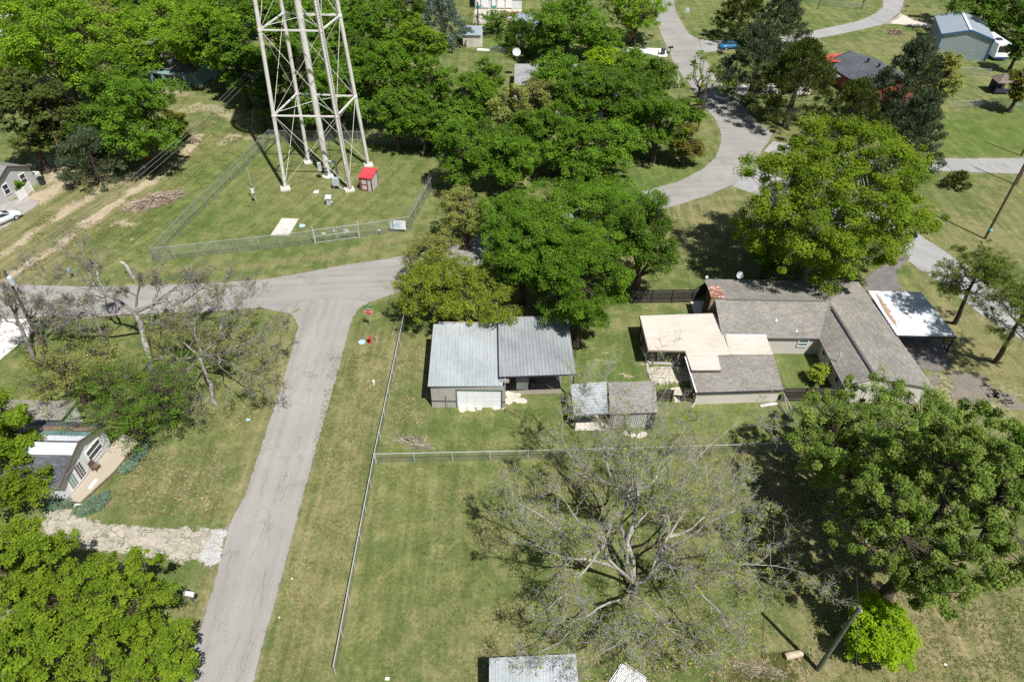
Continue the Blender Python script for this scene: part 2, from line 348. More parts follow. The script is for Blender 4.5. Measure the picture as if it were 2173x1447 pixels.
k = t.math('MULTIPLY', t.ramp(gra, .25, .75, .58, 1.42), t.math('MULTIPLY', t.math('MULTIPLY', t.ramp(fin, .25, .75, .72, 1.26), t.ramp(mid, .3, .7, .86, 1.12)), t.ramp(s1, .3, .7, .86, 1.13)))
t.bump(t.math('ADD', gra, t.math('MULTIPLY', fin, .7)), .55, .06)
gmat = t.done(t.scale(col, k), .95, 0, .08)
ground = struct(gm, 'ground', gmat)
a_ = ground.data.attributes.new('mask', 'FLOAT_COLOR', 'POINT'); a_.data.foreach_set('color', np.stack([dry, dirt, lush, mdir], -1).ravel().astype(np.float32))
# ------------------------------------------------------------------ roads
def edge(px, jit=.14, step=.7, seed=0, z=0.0):
    P = gs(px)[:, :2]; out = []; r_ = np.random.default_rng(seed)
    for p, q in zip(P[:-1], P[1:]):
        L = np.linalg.norm(q-p); n = max(1, int(L/step)); d = (q-p)/L; nn = A([-d[1], d[0]])
        for i in range(n): out.append(p+(q-p)*i/n+nn*r_.normal(0, jit*.5)*(0 if i == 0 else 1))
    out.append(P[-1]); return [(x, y, z) for x, y in out]
def soft_sheet(name, px, mat, z=.02, res=.3, pad=.5):
    P = gs(px) if not isinstance(px, np.ndarray) else px; x0, y0 = P[:, :2].min(0)-pad; x1, y1 = P[:, :2].max(0)+pad; X, Y = np.meshgrid(np.arange(x0, x1+res, res), np.arange(y0, y1+res, res))
    d = pdist(X, Y, np.concatenate([P, P[:1]])); sd = np.where(inside(X, Y, P), d, -d); ny_, nx_ = X.shape; i = (np.arange(nx_-1)[None]+np.arange(ny_-1)[:, None]*nx_); k = np.maximum.reduce([sd[:-1, :-1], sd[1:, :-1], sd[:-1, 1:], sd[1:, 1:]]) > -pad
    F = np.stack([i, i+1, i+1+nx_, i+nx_], -1)[k]; u, inv = np.unique(F, return_inverse=True); V = np.stack([X, Y, np.full(X.shape, z)], -1).reshape(-1, 3)[u]
    mb = MB(); mb.add(V, [inv.reshape(-1, 4)], None, sd.ravel()[u]); return tag(mb.build(name, mat, att=True), kind='structure')
def asphalt(name, ang, c=(.335, .315, .28), crack=.4, patch=True):
    t = soft(NT(name), .3, 1.1); v = t.map(t.map(t.P(), (1, 1, 1), -ang), (.05, 1.0, 1)); st = t.noise(1.0, 5, .6, v)
    big = t.noise(.16, 5, .6); fin = t.noise(7, 5, .75); gr = t.noise(30, 3, .8)
    col = t.mix(t.ramp(big, .35, .65), tuple(x*.88 for x in c), tuple(x*1.06 for x in c))
    col = t.mix(t.ramp(st, .48, .72, 0, .5), col, tuple(x*1.2 for x in c)); col = t.mix(t.ramp(st, .3, .46, .45, 0), col, (c[0]*.72, c[1]*.72, c[2]*.7))
    if patch: col = t.mix(t.ramp(t.noise(.45, 3, .5, None, .6), .62, .66, 0, .35), col, (c[0]*.72, c[1]*.73, c[2]*.74))
    vo = t.n('TexVoronoi', feature='DISTANCE_TO_EDGE'); vo.inputs['Scale'].default_value = .75
    dsp = t.n('VectorMath', operation='ADD'); nz = t.n('TexNoise'); t.put(nz.inputs['Vector'], t.P()); nz.inputs['Scale'].default_value = 1.6; nz.inputs['Detail'].default_value = 4
    sc2 = t.n('VectorMath', operation='SCALE'); t.put(sc2.inputs[0], nz.outputs['Color']); sc2.inputs['Scale'].default_value = .55
    t.put(dsp.inputs[0], t.map(t.map(t.P(), (1, 1, 1), -ang), (.16, 1.25, 1))); t.put(dsp.inputs[1], sc2.outputs[0]); t.put(vo.inputs['Vector'], dsp.outputs[0])
    ck = t.math('MULTIPLY', t.ramp(vo.outputs[0], .0, .04, 1, 0), t.ramp(t.noise(.35, 4, .6), .42, .6, 0, crack))
    col = t.mix(ck, col, (.12, .115, .105))
    k = t.math('MULTIPLY', t.ramp(fin, .25, .75, .86, 1.13), t.ramp(gr, .25, .75, .82, 1.18)); t.bump(gr, .4, .01)
    return t.done(t.scale(col, k), .92, 0, .15)
rm1 = asphalt('lane_asphalt', ang1); rm2 = asphalt('road_asphalt', 0.1, (.325, .307, .275)); rm3 = asphalt('far_asphalt', 1.9, (.355, .345, .325), .45); rm4 = asphalt('side_asphalt', -.75, (.355, .345, .325), .45)
soft_sheet('road', ew_n+ew_s, rm2, .010)
soft_sheet('lane', lane_l+[(640, 640), (720, 632)]+lane_r, rm1, .016, .25)
soft_sheet('side_road', rr_a+rr_b, rm4, .022)
soft_sheet('cross_road', rh_a+rh_b, rm3, .028, .4)
soft_sheet('curving_road', br_a+br_b, rm3, .022, .4)
# smaller paved and bare surfaces, one sheet each
conc = pm('pale_concrete', (.60, .56, .50), .9, .14, 4, (.42, .37, .30), .4, bump=.1, sc2=1.2)
whitec = pm('white_concrete', (.74, .69, .62), .9, .1, 3)
def softpm(name, c, c2, amp, sc=1.3, var=.25):
    t = soft(NT(name), amp, sc); col = t.mix(t.ramp(t.noise(.8, 6, .7), .42, .62), c, c2); return t.done(t.scale(col, t.ramp(t.noise(6, 5, .7), .25, .75, 1-var, 1+var)), .93, 0, .12)
darka = softpm('dark_asphalt', (.16, .152, .148), (.22, .195, .165), .6)
def sheet(name, px, mat, z=.02, jit=.06, step=.6, seed=20):
    return struct(MB().face(edge(px+[px[0]], jit, step, seed, z)[:-1]), name, mat)
sheet('driveway', [(-60, 678), (66, 676), (72, 704), (0, 764), (-80, 815)], whitec, .014)
sheet('driveway', [(1322, 103), (1345, 101), (1392, 103), (1412, 103), (1417, 121), (1400, 121), (1380, 115), (1322, 112)], whitec, .018)
sheet('driveway', [(1876, 52), (1910, 28), (1938, 43), (1986, 54), (2000, 60), (1990, 62), (1915, 53), (1890, 51)], pm('pinkish_concrete', (.60, .53, .45), .9, .1, 3), .022)
soft_sheet('driveway', [(1560, 183), (1600, 177), (1640, 178), (1720, 186), (1720, 202), (1640, 200), (1562, 204)], softpm('gravel_drive', (.42, .385, .33), (.52, .48, .42), .8), .018)
soft_sheet('driveway', [(1870, 535), (1905, 515), (1930, 545), (1900, 580), (1914, 618), (1832, 618), (1836, 590), (1880, 560)], darka, .034)
soft_sheet('asphalt_apron', [(1840, 622), (1950, 625), (2012, 742), (2022, 775), (1985, 792), (1930, 770), (1906, 742)], darka, .014)
ragged = softpm('broken_asphalt', (.19, .17, .145), (.25, .215, .165), 1.5, 1.0, .35)
for q in ([(2015, 785), (2085, 795), (2125, 845), (2090, 862), (2020, 840)], [(2100, 825), (2150, 840), (2173, 870), (2130, 862)], [(1960, 800), (1990, 798), (2000, 815), (1970, 815)]): soft_sheet('asphalt_patch', q, ragged, .01, .3, .8)
soft_sheet('parking_pad', [(-60, 500), (0, 490), (40, 463), (77, 438), (84, 427), (62, 420), (30, 425), (-60, 440)], softpm('grey_gravel', (.33, .305, .27), (.40, .37, .33), .5), .034)
sheet('concrete_yard', [(1008, 20), (1108, 20), (1100, 50), (1004, 51)], pm('stained_concrete', (.56, .50, .42), .9, .2, 1.2, (.34, .27, .20), .6), .014)
sheet('path', [(1013, 103), (1040, 105), (1039, 109), (1012, 108)], whitec, .014)
# broken stone driveway with a fresh white gravel apron
t = soft(NT('broken_stone'), .95, 1.2); vo = t.n('TexVoronoi', feature='DISTANCE_TO_EDGE'); vo.inputs['Scale'].default_value = 1.9; vo.inputs['Randomness'].default_value = 1
nz = t.n('TexNoise'); t.put(nz.inputs['Vector'], t.P()); nz.inputs['Scale'].default_value = 1.5; nz.inputs['Detail'].default_value = 4
ad = t.n('VectorMath', operation='ADD'); sc2 = t.n('VectorMath', operation='SCALE'); t.put(sc2.inputs[0], nz.outputs['Color']); sc2.inputs['Scale'].default_value = .9
t.put(ad.inputs[0], t.map(t.P(), (.8, 1.25, 1))); t.put(ad.inputs[1], sc2.outputs[0]); t.put(vo.inputs['Vector'], ad.outputs[0])
gap = t.math('MULTIPLY', t.ramp(vo.outputs[0], .0, .075, 1, 0), t.ramp(t.noise(.9, 5, .7), .38, .6))
vc = t.n('TexVoronoi'); vc.inputs['Scale'].default_value = 1.9; t.put(vc.inputs['Vector'], ad.outputs[0]); hv = t.n('SeparateColor'); t.put(hv.inputs[0], vc.outputs['Color'])
st = t.mix(t.noise(.8, 5, .7), (.39, .345, .27), (.52, .47, .385)); st = t.scale(st, t.ramp(hv.outputs[0], 0, 1, .86, 1.1)); st = t.mix(t.math('MULTIPLY', t.ramp(t.noise(.7, 6, .75), .55, .66), .8), st, (.17, .17, .075)); st = t.mix(gap, st, (.10, .11, .045))
stone_m = t.done(t.scale(st, t.math('MULTIPLY', t.ramp(t.noise(8, 4, .75), .25, .75, .75, 1.2), t.ramp(t.noise(2.2, 4, .7), .3, .7, .85, 1.1))), .95, 0, .1)
soft_sheet('driveway', [(82, 1096), (105, 1080), (150, 1078), (158, 1095), (235, 1112), (330, 1118), (420, 1122), (470, 1118), (455, 1200), (400, 1190), (330, 1188), (270, 1172), (190, 1165), (110, 1160)], stone_m, .012, .25, .7)
t = soft(NT('white_gravel'), .8, 1.3); gv = t.n('TexVoronoi'); gv.inputs['Scale'].default_value = 14; t.put(gv.inputs['Vector'], t.P()); hs = t.n('SeparateColor'); t.put(hs.inputs[0], gv.outputs['Color'])
wg = t.done(t.scale((.53, .51, .48), t.math('MULTIPLY', t.ramp(hs.outputs[0], 0, 1, .6, 1.15), t.ramp(t.noise(1.2, 4), .3, .7, .8, 1.1))), .95, 0, .1)
soft_sheet('gravel_apron', [(484, 1118), (472, 1160), (462, 1203), (445, 1203), (420, 1190), (428, 1168), (446, 1140), (458, 1122)], wg, .022, .2, .6)
# ------------------------------------------------------------------ buildings
taupe = pm('taupe_siding', (.62, .565, .515), .8, .06, 1.2)
shg = shingle('weathered_shingle', (.225, .208, .182), (.275, .256, .225), (.32, .292, .245))
shd = shingle('charcoal_shingle', (.085, .09, .10), (.12, .125, .135), (.15, .155, .165))
shr = shingle('grey_shingle', (.27, .25, .225), (.33, .305, .275), (.22, .205, .19))
trimd = pm('dark_trim', (.05, .048, .07), .6, .15, 6); white = pm('white_paint', (.80, .79, .77), .55, .06, 2); tr_grey = pm('grey_trim', (.36, .34, .31), .7, .1, 3)
dark = pm('dark_interior', (.035, .033, .03), .9, .3, 2)
black = pm('black_paint', (.02, .02, .022), .45, .1, 4)
glass = NT('window_glass').done((.03, .04, .045), .06, 0, .8); glassg = NT('green_glass').done((.16, .24, .22), .08, 0, .8)
creamr = metalroof('cream_metal', (.655, .59, .51), (.595, .53, .45), .15, .55, 0, (.50, .33, .20), .25)
whiter = metalroof('white_metal', (.76, .785, .81), (.64, .67, .70), .22, .42, 0)
galv = metalroof('galvanised_roof', (.385, .408, .405), (.295, .318, .318), .22, .5, .15, (.26, .20, .16), .18)
galv2 = metalroof('bright_galvanised_roof', (.485, .515, .515), (.41, .438, .438), .16, .48, .15, (.30, .25, .2), .12)
siding_m = metalroof('beige_metal_siding', (.50, .465, .425), (.45, .415, .38), .14, .55, 0)
rustm = pm('rusted_metal', (.30, .115, .06), .8, .3, 5, (.62, .57, .53), .8, sc2=2.5); rust2 = pm('rust_stain', (.40, .27, .17), .9, .35, 4)
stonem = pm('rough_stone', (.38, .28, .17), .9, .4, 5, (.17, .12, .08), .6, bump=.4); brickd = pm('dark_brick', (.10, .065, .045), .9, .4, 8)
wood_d = pm('dark_fence_wood', (.060, .050, .043), .85, .35, 6)
def window(par, c, w_, h_, nx_, ny_, gl=None, depth=.07, mull=True):
    """window centred at c on a wall whose outward normal is (nx_, ny_)"""
    c = A(c, float); n_ = A([nx_, ny_, 0.0]); u = A([-ny_, nx_, 0.0]); z = A([0, 0, 1.0]); fr = MB(); t_ = .09
    for s_ in (-1, 1):
        fr.obox(c+u*s_*(w_/2)+n_*.02, u, n_, z, t_, depth+.05, h_+t_); fr.obox(c+z*s_*(h_/2)+n_*.022, u, n_, z, w_-t_, depth+.05, t_)
    if mull: fr.obox(c+n_*.018, u, n_, z, w_-t_, depth+.03, .05)
    f = fr.build('window', white, par); p = MB().obox(c+n_*.012, u, n_, z, w_-t_, .03, h_-t_); p.build('pane', gl or glass, f); return f
def wallbox(mb, pts, z0, z1):
    p = A([(x, y, z1) for x, y in pts]); mb.slab(p, z1-z0)
# ---- ranch house
hs_ = thing('ranch_house', 'taupe L-shaped ranch house with weathered brown shingle roof and stone chimney', 'house', (29, 54, 0))
mb = MB(); wallbox(mb, [(21.35, 53.35), (30.95, 53.35), (30.95, 46.6), (38.3, 46.6), (37.3, 62.0), (21.35, 62.0)], 0, 2.3)
mb.face([(30.96, 46.595, 2.3), (38.3, 46.595, 2.3), (33.1, 46.595, 3.42)]); mb.face([(21.345, 53.35, 2.3), (21.345, 62, 2.3), (21.345, 57.5, 3.45)])
mb.build('wall', taupe, hs_)
ZE = 2.42
R1, R2 = (20.8, 57.5, 3.58), (32.5, 57.5, 3.58); e1, e2, e3 = (20.8, 53.05, ZE), (30.4, 53.1, ZE), (30.55, 46.4, ZE)
n1, n2, ws, es = (20.8, 62.55, ZE), (37.6, 62.55, ZE), (33.1, 46.4, 3.58), (38.85, 46.4, 2.34)
mb = MB(); mb.roof([e1, e2, R2, R1], e1, e2); mb.roof([R1, R2, n2, n1], n1, n2); mb.roof([e2, e3, ws, R2], e3, e2)
k1, k2 = (35.9, 46.4, 2.83), (35.2, 60.0, 2.80)
mb.roof([ws, k1, R2], k1, k2); mb.roof([k1, k2, R2], k1, k2); mb.roof([k1, es, k2], es, n2); mb.roof([es, n2, k2], es, n2); mb.roof([k2, n2, R2], n1, n2)
lo = MB(); lo.V = [v-A([0, 0, .12]) for v in mb.V]; lo.P = [p[:, ::-1] for p in mb.P]; lo.U = mb.U; lo.att = mb.att; lo.n = mb.n
rf = mb.build('roof', shg, hs_); lo.build('soffit', tr_grey, hs_)
mb = MB()
for p, q in ((e1, e2), (e3, e2), (e3, ws), (ws, es), (es, n2), (n1, n2), (e1, R1), (R1, n1)):
    mb.bar(A(p)-A([0, 0, .075]), A(q)-A([0, 0, .075]), .05, .16)
mb.build('fascia', tr_grey, hs_)
mb = MB(); mb.bar(A(R1)+A([1, 0, .0]), A(R2)-A([.4, 0, 0]), .22, .05); mb.bar(A(ws)+A([0, .3, .0]), A(R2)-A([0, .8, 0]), .22, .05); mb.build('ridge_cap', pm('ridge_shingle', (.14, .125, .105), .9, .3, 6), rf)
mb = MB(); mb.bar(A(ws)+A([-.17, .35, -.02]), A(R2)+A([-.17, -1.2, -.02]), .09, .07); mb.build('ridge_vent', trimd, rf)
for px, py, zz in ((1647, 679, 3.05), (1690, 702, 2.62)):
    q = g(px, py, zz); mb = MB().cyl(q-A([0, 0, .2]), q+A([0, 0, .22]), .05).lathe(q, [(.16, -.06), (.07, .08), (.05, .1)], 10); mb.build('roof_vent', white, rf)
q = g(1780, 762, 3.0); MB().cyl(q-A([0, 0, .2]), q+A([0, 0, .75]), .045).build('vent_pipe', white, rf)
ch = MB(); ch.box(20.35, 21.6, 57.5, 59.35, 0, 3.82); c_ = ch.build('chimney', stonem, hs_)
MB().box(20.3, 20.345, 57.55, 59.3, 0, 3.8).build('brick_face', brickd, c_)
MB().box(20.28, 21.68, 57.42, 59.42, 3.82, 3.93).build('cap', rustm, c_)
window(hs_, (29.1, 53.33, 1.5), .95, .85, 0, -1, glassg)
for y in (52.1, 50.3, 48.3): window(hs_, (30.93, y, 1.5), .8, 1.0, -1, 0)
MB().box(33.0, 33.05, 46.53, 46.59, 0, 2.5).build('downpipe', white, hs_); MB().box(36.2, 36.24, 46.55, 46.59, 0, 2.3).build('downpipe', white, hs_)
mp = MB().cyl((31.35, 46.45, .8), (31.35, 46.45, 3.35), .03).box(31.15, 31.5, 46.35, 46.58, 1.1, 1.7); mp.box(31.7, 31.95, 46.4, 46.58, 1.2, 1.55); mp.build('service_mast', tr_grey, hs_)
MB().box(19.6, 21.3, 59.4, 61.7, .0, .12).build('step', whitec, hs_)
MB().box(24.2, 24.5, 53.1, 53.33, .1, .5).build('tap_box', trimd, hs_)
# patio room (front wing) on the same house
pr_ = thing('patio_room', 'low grey-taupe patio room with single-slope shingle roof in front of the ranch house', 'outbuilding', (21, 48, 0))
mb = MB(); wallbox(mb, [(17.2, 46.05), (25.0, 46.58), (24.8, 50.2), (17.3, 49.9)], 0, 1.66); mb.build('wall', taupe, pr_)
f0, f1, b1, b0 = g(1479, 833, 1.74), g(1663, 827, 1.74), g(1641, 752, 2.3), g(1455, 757, 2.3)
mb = MB(); mb.roof([f0, f1, b1, b0], f0, f1); r2_ = mb.build('roof', shg, pr_); MB().slab(A([f0, f1, b1, b0])-A([0, 0, .02]), .1).build('roof_deck', tr_grey, pr_)
MB().bar(A(f0)-A([0, .03, .06]), A(f1)-A([0, .03, .06]), .05, .17).build('fascia', trimd, pr_)
mb = MB().cyl((17.2, 46.1, .1), (17.15, 45.95, 1.7), .05); mb.cyl((17.2, 46.1, .1), (16.9, 45.6, .05), .05); mb.bar(f0-A([.06, 0, 0]), b0-A([.06, 0, 0]), .11, .1); mb.build('gutter', white, pr_)
# cream corrugated patio cover
pc = thing('patio_cover', 'cream corrugated metal patio cover wrapping the west side of the ranch house', 'awning', (18, 52, 0))
mb = MB(); zt = 2.5
mb.corr((13.0, 56.0, zt), (13.2, 50.85, zt-.1), (21.05, 50.85, zt-.1), (20.75, 56.6, zt), 15, .07)
mb.corr((21.05, 53.25, zt-.03), (21.05, 50.4, zt-.1), (25.15, 50.5, zt-.1), (25.15, 53.25, zt-.03), 8, .07)
mb.corr((16.75, 50.85, zt-.1), (16.95, 48.2, zt-.2), (19.7, 48.3, zt-.2), (19.8, 50.85, zt-.1), 7, .07)
mb.face([(19.78, 50.86, zt-.09), (19.75, 50.3, zt-.12), (21.06, 50.4, zt-.12), (21.06, 50.86, zt-.09)])
mb.build('roof_sheet', creamr, pc)
mb = MB()
for p, q in (((12.98, 56.02), (13.17, 50.83)), ((13.17, 50.81), (16.7, 50.83)), ((16.71, 50.85), (16.91, 48.17)), ((16.91, 48.15), (19.72, 48.25))):
    mb.bar((*p, zt-.2), (*q, zt-.24), .07, .14)
mb.build('edge_gutter', pm('brown_gutter', (.16, .12, .10), .6, .2, 4), pc)
MB().slab([(21.2, 52.95, zt+.03), (25.15, 53.0, zt+.03), (25.15, 53.3, zt+.06), (21.2, 53.25, zt+.06)], .04).build('flashing', white, pc)
for px, py in ((1383, 779), (1448, 779)):
    q = g(px, py); MB().box(q[0]-.06, q[0]+.06, q[1]-.06, q[1]+.06, 0, zt-.25).build('post', pm('brown_post', (.09, .06, .045), .8, .2, 5), pc)
for y in (53.6, 55.5): MB().box(13.1, 13.22, y-.06, y+.06, 0, zt-.1).build('post', _M['brown_post'], pc)
# patio surfaces
sheet('patio', [(1360, 700), (1500, 690), (1500, 745), (1470, 776), (1376, 772)], pm('patio_concrete', (.42, .40, .37), .9, .12, 2), .012, .02)
t = NT('pale_pavers'); b = t.n('TexBrick'); t.put(b.inputs['Vector'], t.P()); b.inputs['Color1'].default_value = (.56, .50, .39, 1); b.inputs['Color2'].default_value = (.62, .565, .45, 1); b.inputs['Mortar'].default_value = (.25, .24, .15, 1)
b.inputs['Scale'].default_value = 1; b.inputs['Brick Width'].default_value = .55; b.inputs['Row Height'].default_value = .42; b.inputs['Mortar Size'].default_value = .025; b.inputs['Bias'].default_value = 0
pav = t.done(t.scale(b.outputs[0], t.ramp(t.noise(2.5, 5), .3, .7, .8, 1.15)), .9, 0, .15)
sheet('paved_patio', [(1378, 779), (1459, 777), (1470, 808), (1390, 813)], pav, .018, .02)
sheet('path', [(1423, 824), (1445, 820), (1462, 852), (1432, 854), (1430, 838)], pav, .018, .07)
st_m = pm('limestone', (.60, .55, .46), .9, .25, 5, (.35, .31, .24), .5)
def stone(mb, c, r, h, n=8, sd=0):
    q = random.Random(sd+hash(tuple(round(float(v), 2) for v in c[:2])) % 9999); ring = [(c[0]+r*q.uniform(.7, 1.2)*math.cos(a*2*math.pi/n), c[1]+r*q.uniform(.6, 1.1)*math.sin(a*2*math.pi/n), 0) for a in range(n)]
    top = [((x-c[0])*.82+c[0], (y-c[1])*.82+c[1], h*q.uniform(.85, 1.1)) for x, y, _ in ring]; mb.hexa([(x, y, -.02) for x, y, _ in ring], top)
P = gs([(1373, 776), (1380, 800), (1388, 815), (1402, 815), (1425, 812), (1445, 812), (1458, 811)])
sed = thing('stone_edging', 'row of rough pale stones edging the paved patio', 'stone edging', (*P[2][:2], 0)); P = P[:, :2]
for p, q in zip(P[:-1], P[1:]):
    k = max(1, int(np.linalg.norm(q-p)/.33))
    for i in range(k): mb = MB(); stone(mb, p+(q-p)*i/k+rng.normal(0, .04, 2), .19, .2); mb.build('stone', st_m, sed)
mb = MB()
for a, b_ in (((1357, 707), (1372, 766)), ((1372, 766), (1378, 776))): mb.bar(g(*a)+A([0, 0, .06]), g(*b_)+A([0, 0, .06]), .14, .16)
single(mb, 'kerb', whitec, 'pale concrete kerb along the shaded left edge of the patio cover', 'kerb', g(1365, 740))
# ---- white carport
cp = thing('carport', 'white ribbed metal carport with rust stains beside the ranch house', 'carport', (41, 57, 0))
a_, b_, c_, d_ = (38.25, 53.55, 2.52), (44.3, 53.6, 2.42), (43.75, 60.9, 2.42), (38.05, 60.85, 2.52)
MB().corr(d_, a_, b_, c_, 22, .04).build('roof_sheet', whiter, cp)
mb = MB()
for p, q in ((a_, b_), (b_, c_), (c_, d_)): mb.bar(A(p)-A([0, 0, .14]), A(q)-A([0, 0, .14]), .08, .2)
for y in (56, 58.5): mb.bar((38.4, y, 2.34), (43.9, y, 2.3), .08, .14)
mb.build('frame', black, cp)
for x, y in ((44.2, 53.75), (44.0, 57.2), (43.7, 60.7)): MB().box(x-.06, x+.06, y-.06, y+.06, 0, 2.3).build('post', black, cp)
MB().bar((44.2, 53.75, .15), (44.0, 57.2, 2.2), .06, .06).build('brace', black, cp)
mb = MB(); lp, rp = [], []
for k, y in enumerate(np.arange(54.6, 60.4, .12)):
    s_ = math.sin((y-54.6)/5.8*math.pi); lp.append((38.5+.25*(1-s_)+rng.normal(0, .03), y, 2.572)); rp.append((38.75+s_*.3*rng.uniform(.1, 1.6), y, 2.566))
mb.face(lp+rp[::-1]); mb.build('rust_stain', rust2, cp)
for px, py, L, wd in ((1900, 640, .8, .1), (1897, 686, 1.3, .12), (1922, 663, .9, .1), (1905, 682, .9, .1)):
    q = g(px, py, 2.57); n = 12; a = np.arange(n)*2*math.pi/n; rr = rng.uniform(.6, 1.1, n); MB().face([(q[0]+L*.5*math.cos(x)*r_, q[1]+wd*.7*math.sin(x)*r_, 2.575-(q[0]-38.2)*.0165) for x, r_ in zip(a, rr)]).build('rust_streak', rust2, cp)
# ---- metal garage with open bay
ga = thing('metal_garage', 'beige metal garage with white sectional door and open bay under a grey ribbed roof', 'garage', (-1, 48, 0))
mb = MB()
mb.corr((-7.3, 45.15, 0), (-5.0, 45.15, 0), (-5.0, 45.15, 2.9), (-7.3, 45.15, 2.9), 11, .03)
mb.corr((-.82, 45.15, 0), (-.55, 45.15, 0), (-.55, 45.15, 2.9), (-.82, 45.15, 2.9), 2, .03); mb.corr((-5.0, 45.15, 2.42), (-.82, 45.15, 2.42), (-.82, 45.15, 2.9), (-5.0, 45.15, 2.9), 20, .03)
mb.box(-7.3, -7.24, 45.2, 53.0, 0, 3.0); mb.box(-.6, -.54, 45.2, 53.4, 0, 3.3); mb.box(-7.2, 5.4, 53.3, 53.36, 0, 3.5)
mb.box(-1.0, -.2, 45.55, 45.6, 2.95, 3.36)
mb.build('wall', siding_m, ga)
MB().box(-7.3, -5.05, 45.09, 45.14, .86, .93).box(-.8, -.5, 45.09, 45.14, .86, .93).build('rail', trimd, ga)
MB().box(-5.98, -5.93, 45.02, 45.1, 0, 1.7).build('conduit', tr_grey, ga)
d0 = MB(); d0.box(-4.95, -.87, 45.22, 45.28, 0, 2.38); dr = d0.build('door', white, ga)
mb = MB()
for r_ in range(4):
    for c in range(5): mb.box(-4.88+c*.8, -4.88+c*.8+.74, 45.212, 45.2195, .06+r_*.58, .06+r_*.58+.52)
mb.build('door_panel', pm('door_panel_paint', (.86, .86, .86), .5, .03, 3), dr)
MB().box(-5.03, -4.96, 45.08, 45.3, 0, 2.45).box(-.86, -.78, 45.08, 45.3, 0, 2.45).box(-4.96, -.86, 45.08, 45.3, 2.38, 2.45).build('door_frame', pm('blue_grey_trim', (.13, .17, .18), .6, .1, 3), ga)
lr = MB().corr((-7.5, 44.9, 2.98), (-.75, 45.1, 2.98), (-1.1, 53.5, 3.3), (-7.75, 53.2, 3.3), 20, .04).build('roof', galv2, ga)
MB().corr((-1.1, 45.75, 3.5), (5.86, 46.3, 3.46), (5.45, 54.2, 3.85), (-1.4, 53.75, 3.85), 21, .05).build('bay_roof', galv, ga)
mb = MB(); mb.bar((-1.1, 45.8, 3.4), (5.85, 46.33, 3.36), .08, .16); mb.bar((5.8, 46.3, 3.38), (5.4, 54.1, 3.75), .08, .14); mb.bar((2.2, 46.0, 3.38), (2.0, 54.0, 3.75), .08, .14); mb.build('beam', trimd, ga)
for p in ((5.7, 46.5), (5.55, 50.2), (5.4, 53.6)): MB().box(p[0]-.07, p[0]+.07, p[1]-.07, p[1]+.07, 0, 3.35).build('post', pm('weathered_post', (.10, .08, .07), .85, .3, 6), ga)
struct(MB().face([(-.5, 46.9, .015), (4.75, 47.2, .015), (4.9, 53.2, .015), (-.5, 53.2, .015)]), 'bay_floor', pm('bay_dirt', (.25, .215, .17), .95, .25, 4))
# stored things in the bay
fz = thing('chest_freezer', 'pale blue-white chest freezer standing in the open garage bay', 'freezer', (1.0, 47.9, 0)); MB().box(.5, 1.6, 47.6, 48.3, .04, .86).build('body', pm('pale_enamel', (.58, .64, .68), .35, .05, 3), fz); MB().box(.47, 1.63, 47.57, 48.33, .88, .97).build('lid', white, fz)
tb = thing('work_bench', 'dark wooden work bench at the left wall of the open garage bay', 'bench', (0, 49.6, 0)); MB().box(-.4, .3, 48.8, 50.6, .8, .87).build('top', pm('bench_wood', (.16, .11, .07), .8, .3, 6), tb)
for x in (-.32, .22):
    for y in (48.9, 50.5): MB().box(x-.04, x+.04, y-.04, y+.04, 0, .8).build('leg', _M['bench_wood'], tb)
mb = MB(); mb.lathe((2.1, 47.9, 0), [(.26, 0), (.28, .1), (.28, .75), (.26, .82)], 14); single(mb, 'barrel', trimd, 'dark barrel beside the chest freezer in the garage bay', 'barrel', (2.1, 47.9, 0))
# flagstones before the garage
for k, (px, py, r_) in enumerate([(980, 868, .45), (1000, 867, .5), (1017, 865, .4), (1052, 864, .5), (1066, 863, .35), (1077, 851, .5), (1090, 845, .55), (1084, 838, .5), (1100, 850, .35), (1109, 850, .45), (1078, 834, .35), (1100, 838, .4)]):
    mb = MB(); stone(mb, g(px, py), r_, .05, 9, k); o = single(mb, 'flagstone', st_m, 'flat pale flagstone lying in the grass at the garage front', 'flagstone', g(px, py), 'flagstones at the garage front')
# ---- lean-to and plank shed
ln = thing('lean_to', 'open lean-to with pale ribbed metal roof attached beside the plank shed', 'lean-to', (7, 44, 0))
MB().corr((5.4, 46.0, 2.42), (5.55, 42.35, 2.2), (8.55, 42.6, 2.25), (8.72, 46.4, 2.47), 11, .085).build('roof_sheet', galv2, ln)
for x, y in ((5.75, 42.7), (8.45, 42.85), (5.6, 45.8)): MB().box(x-.06, x+.06, y-.06, y+.06, 0, 2.2).build('post', _M['weathered_post'], ln)
mb = MB(); mb.bar((5.6, 42.5, 2.12), (8.55, 42.72, 2.15), .07, .14); mb.bar((5.45, 45.9, 2.33), (8.7, 46.3, 2.38), .07, .14); mb.box(5.55, 8.7, 45.75, 45.8, 0, 2.3); mb.build('frame', _M['weathered_post'], ln)
struct(MB().face([(5.75, 42.55, .03), (8.95, 42.65, .03), (8.9, 44.9, .03), (5.7, 44.8, .03)]), 'concrete_slab', pm('slab_concrete', (.58, .53, .45), .9, .12, 2))
sh = thing('plank_shed', 'weathered plank shed with brown shingle roof and pale double doors', 'shed', (11, 44, 0))
mb = MB(); wallbox(mb, [(9.05, 42.85), (12.75, 43.0), (12.8, 45.9), (9.0, 45.7)], 0, 2.15); mb.build('wall', pm('weathered_board', (.40, .36, .31), .85, .25, 5), sh)
s0, s1, s2, s3 = (8.72, 42.55, 2.25), (13.0, 42.85, 2.25), (13.1, 46.3, 2.75), (8.85, 46.0, 2.75)
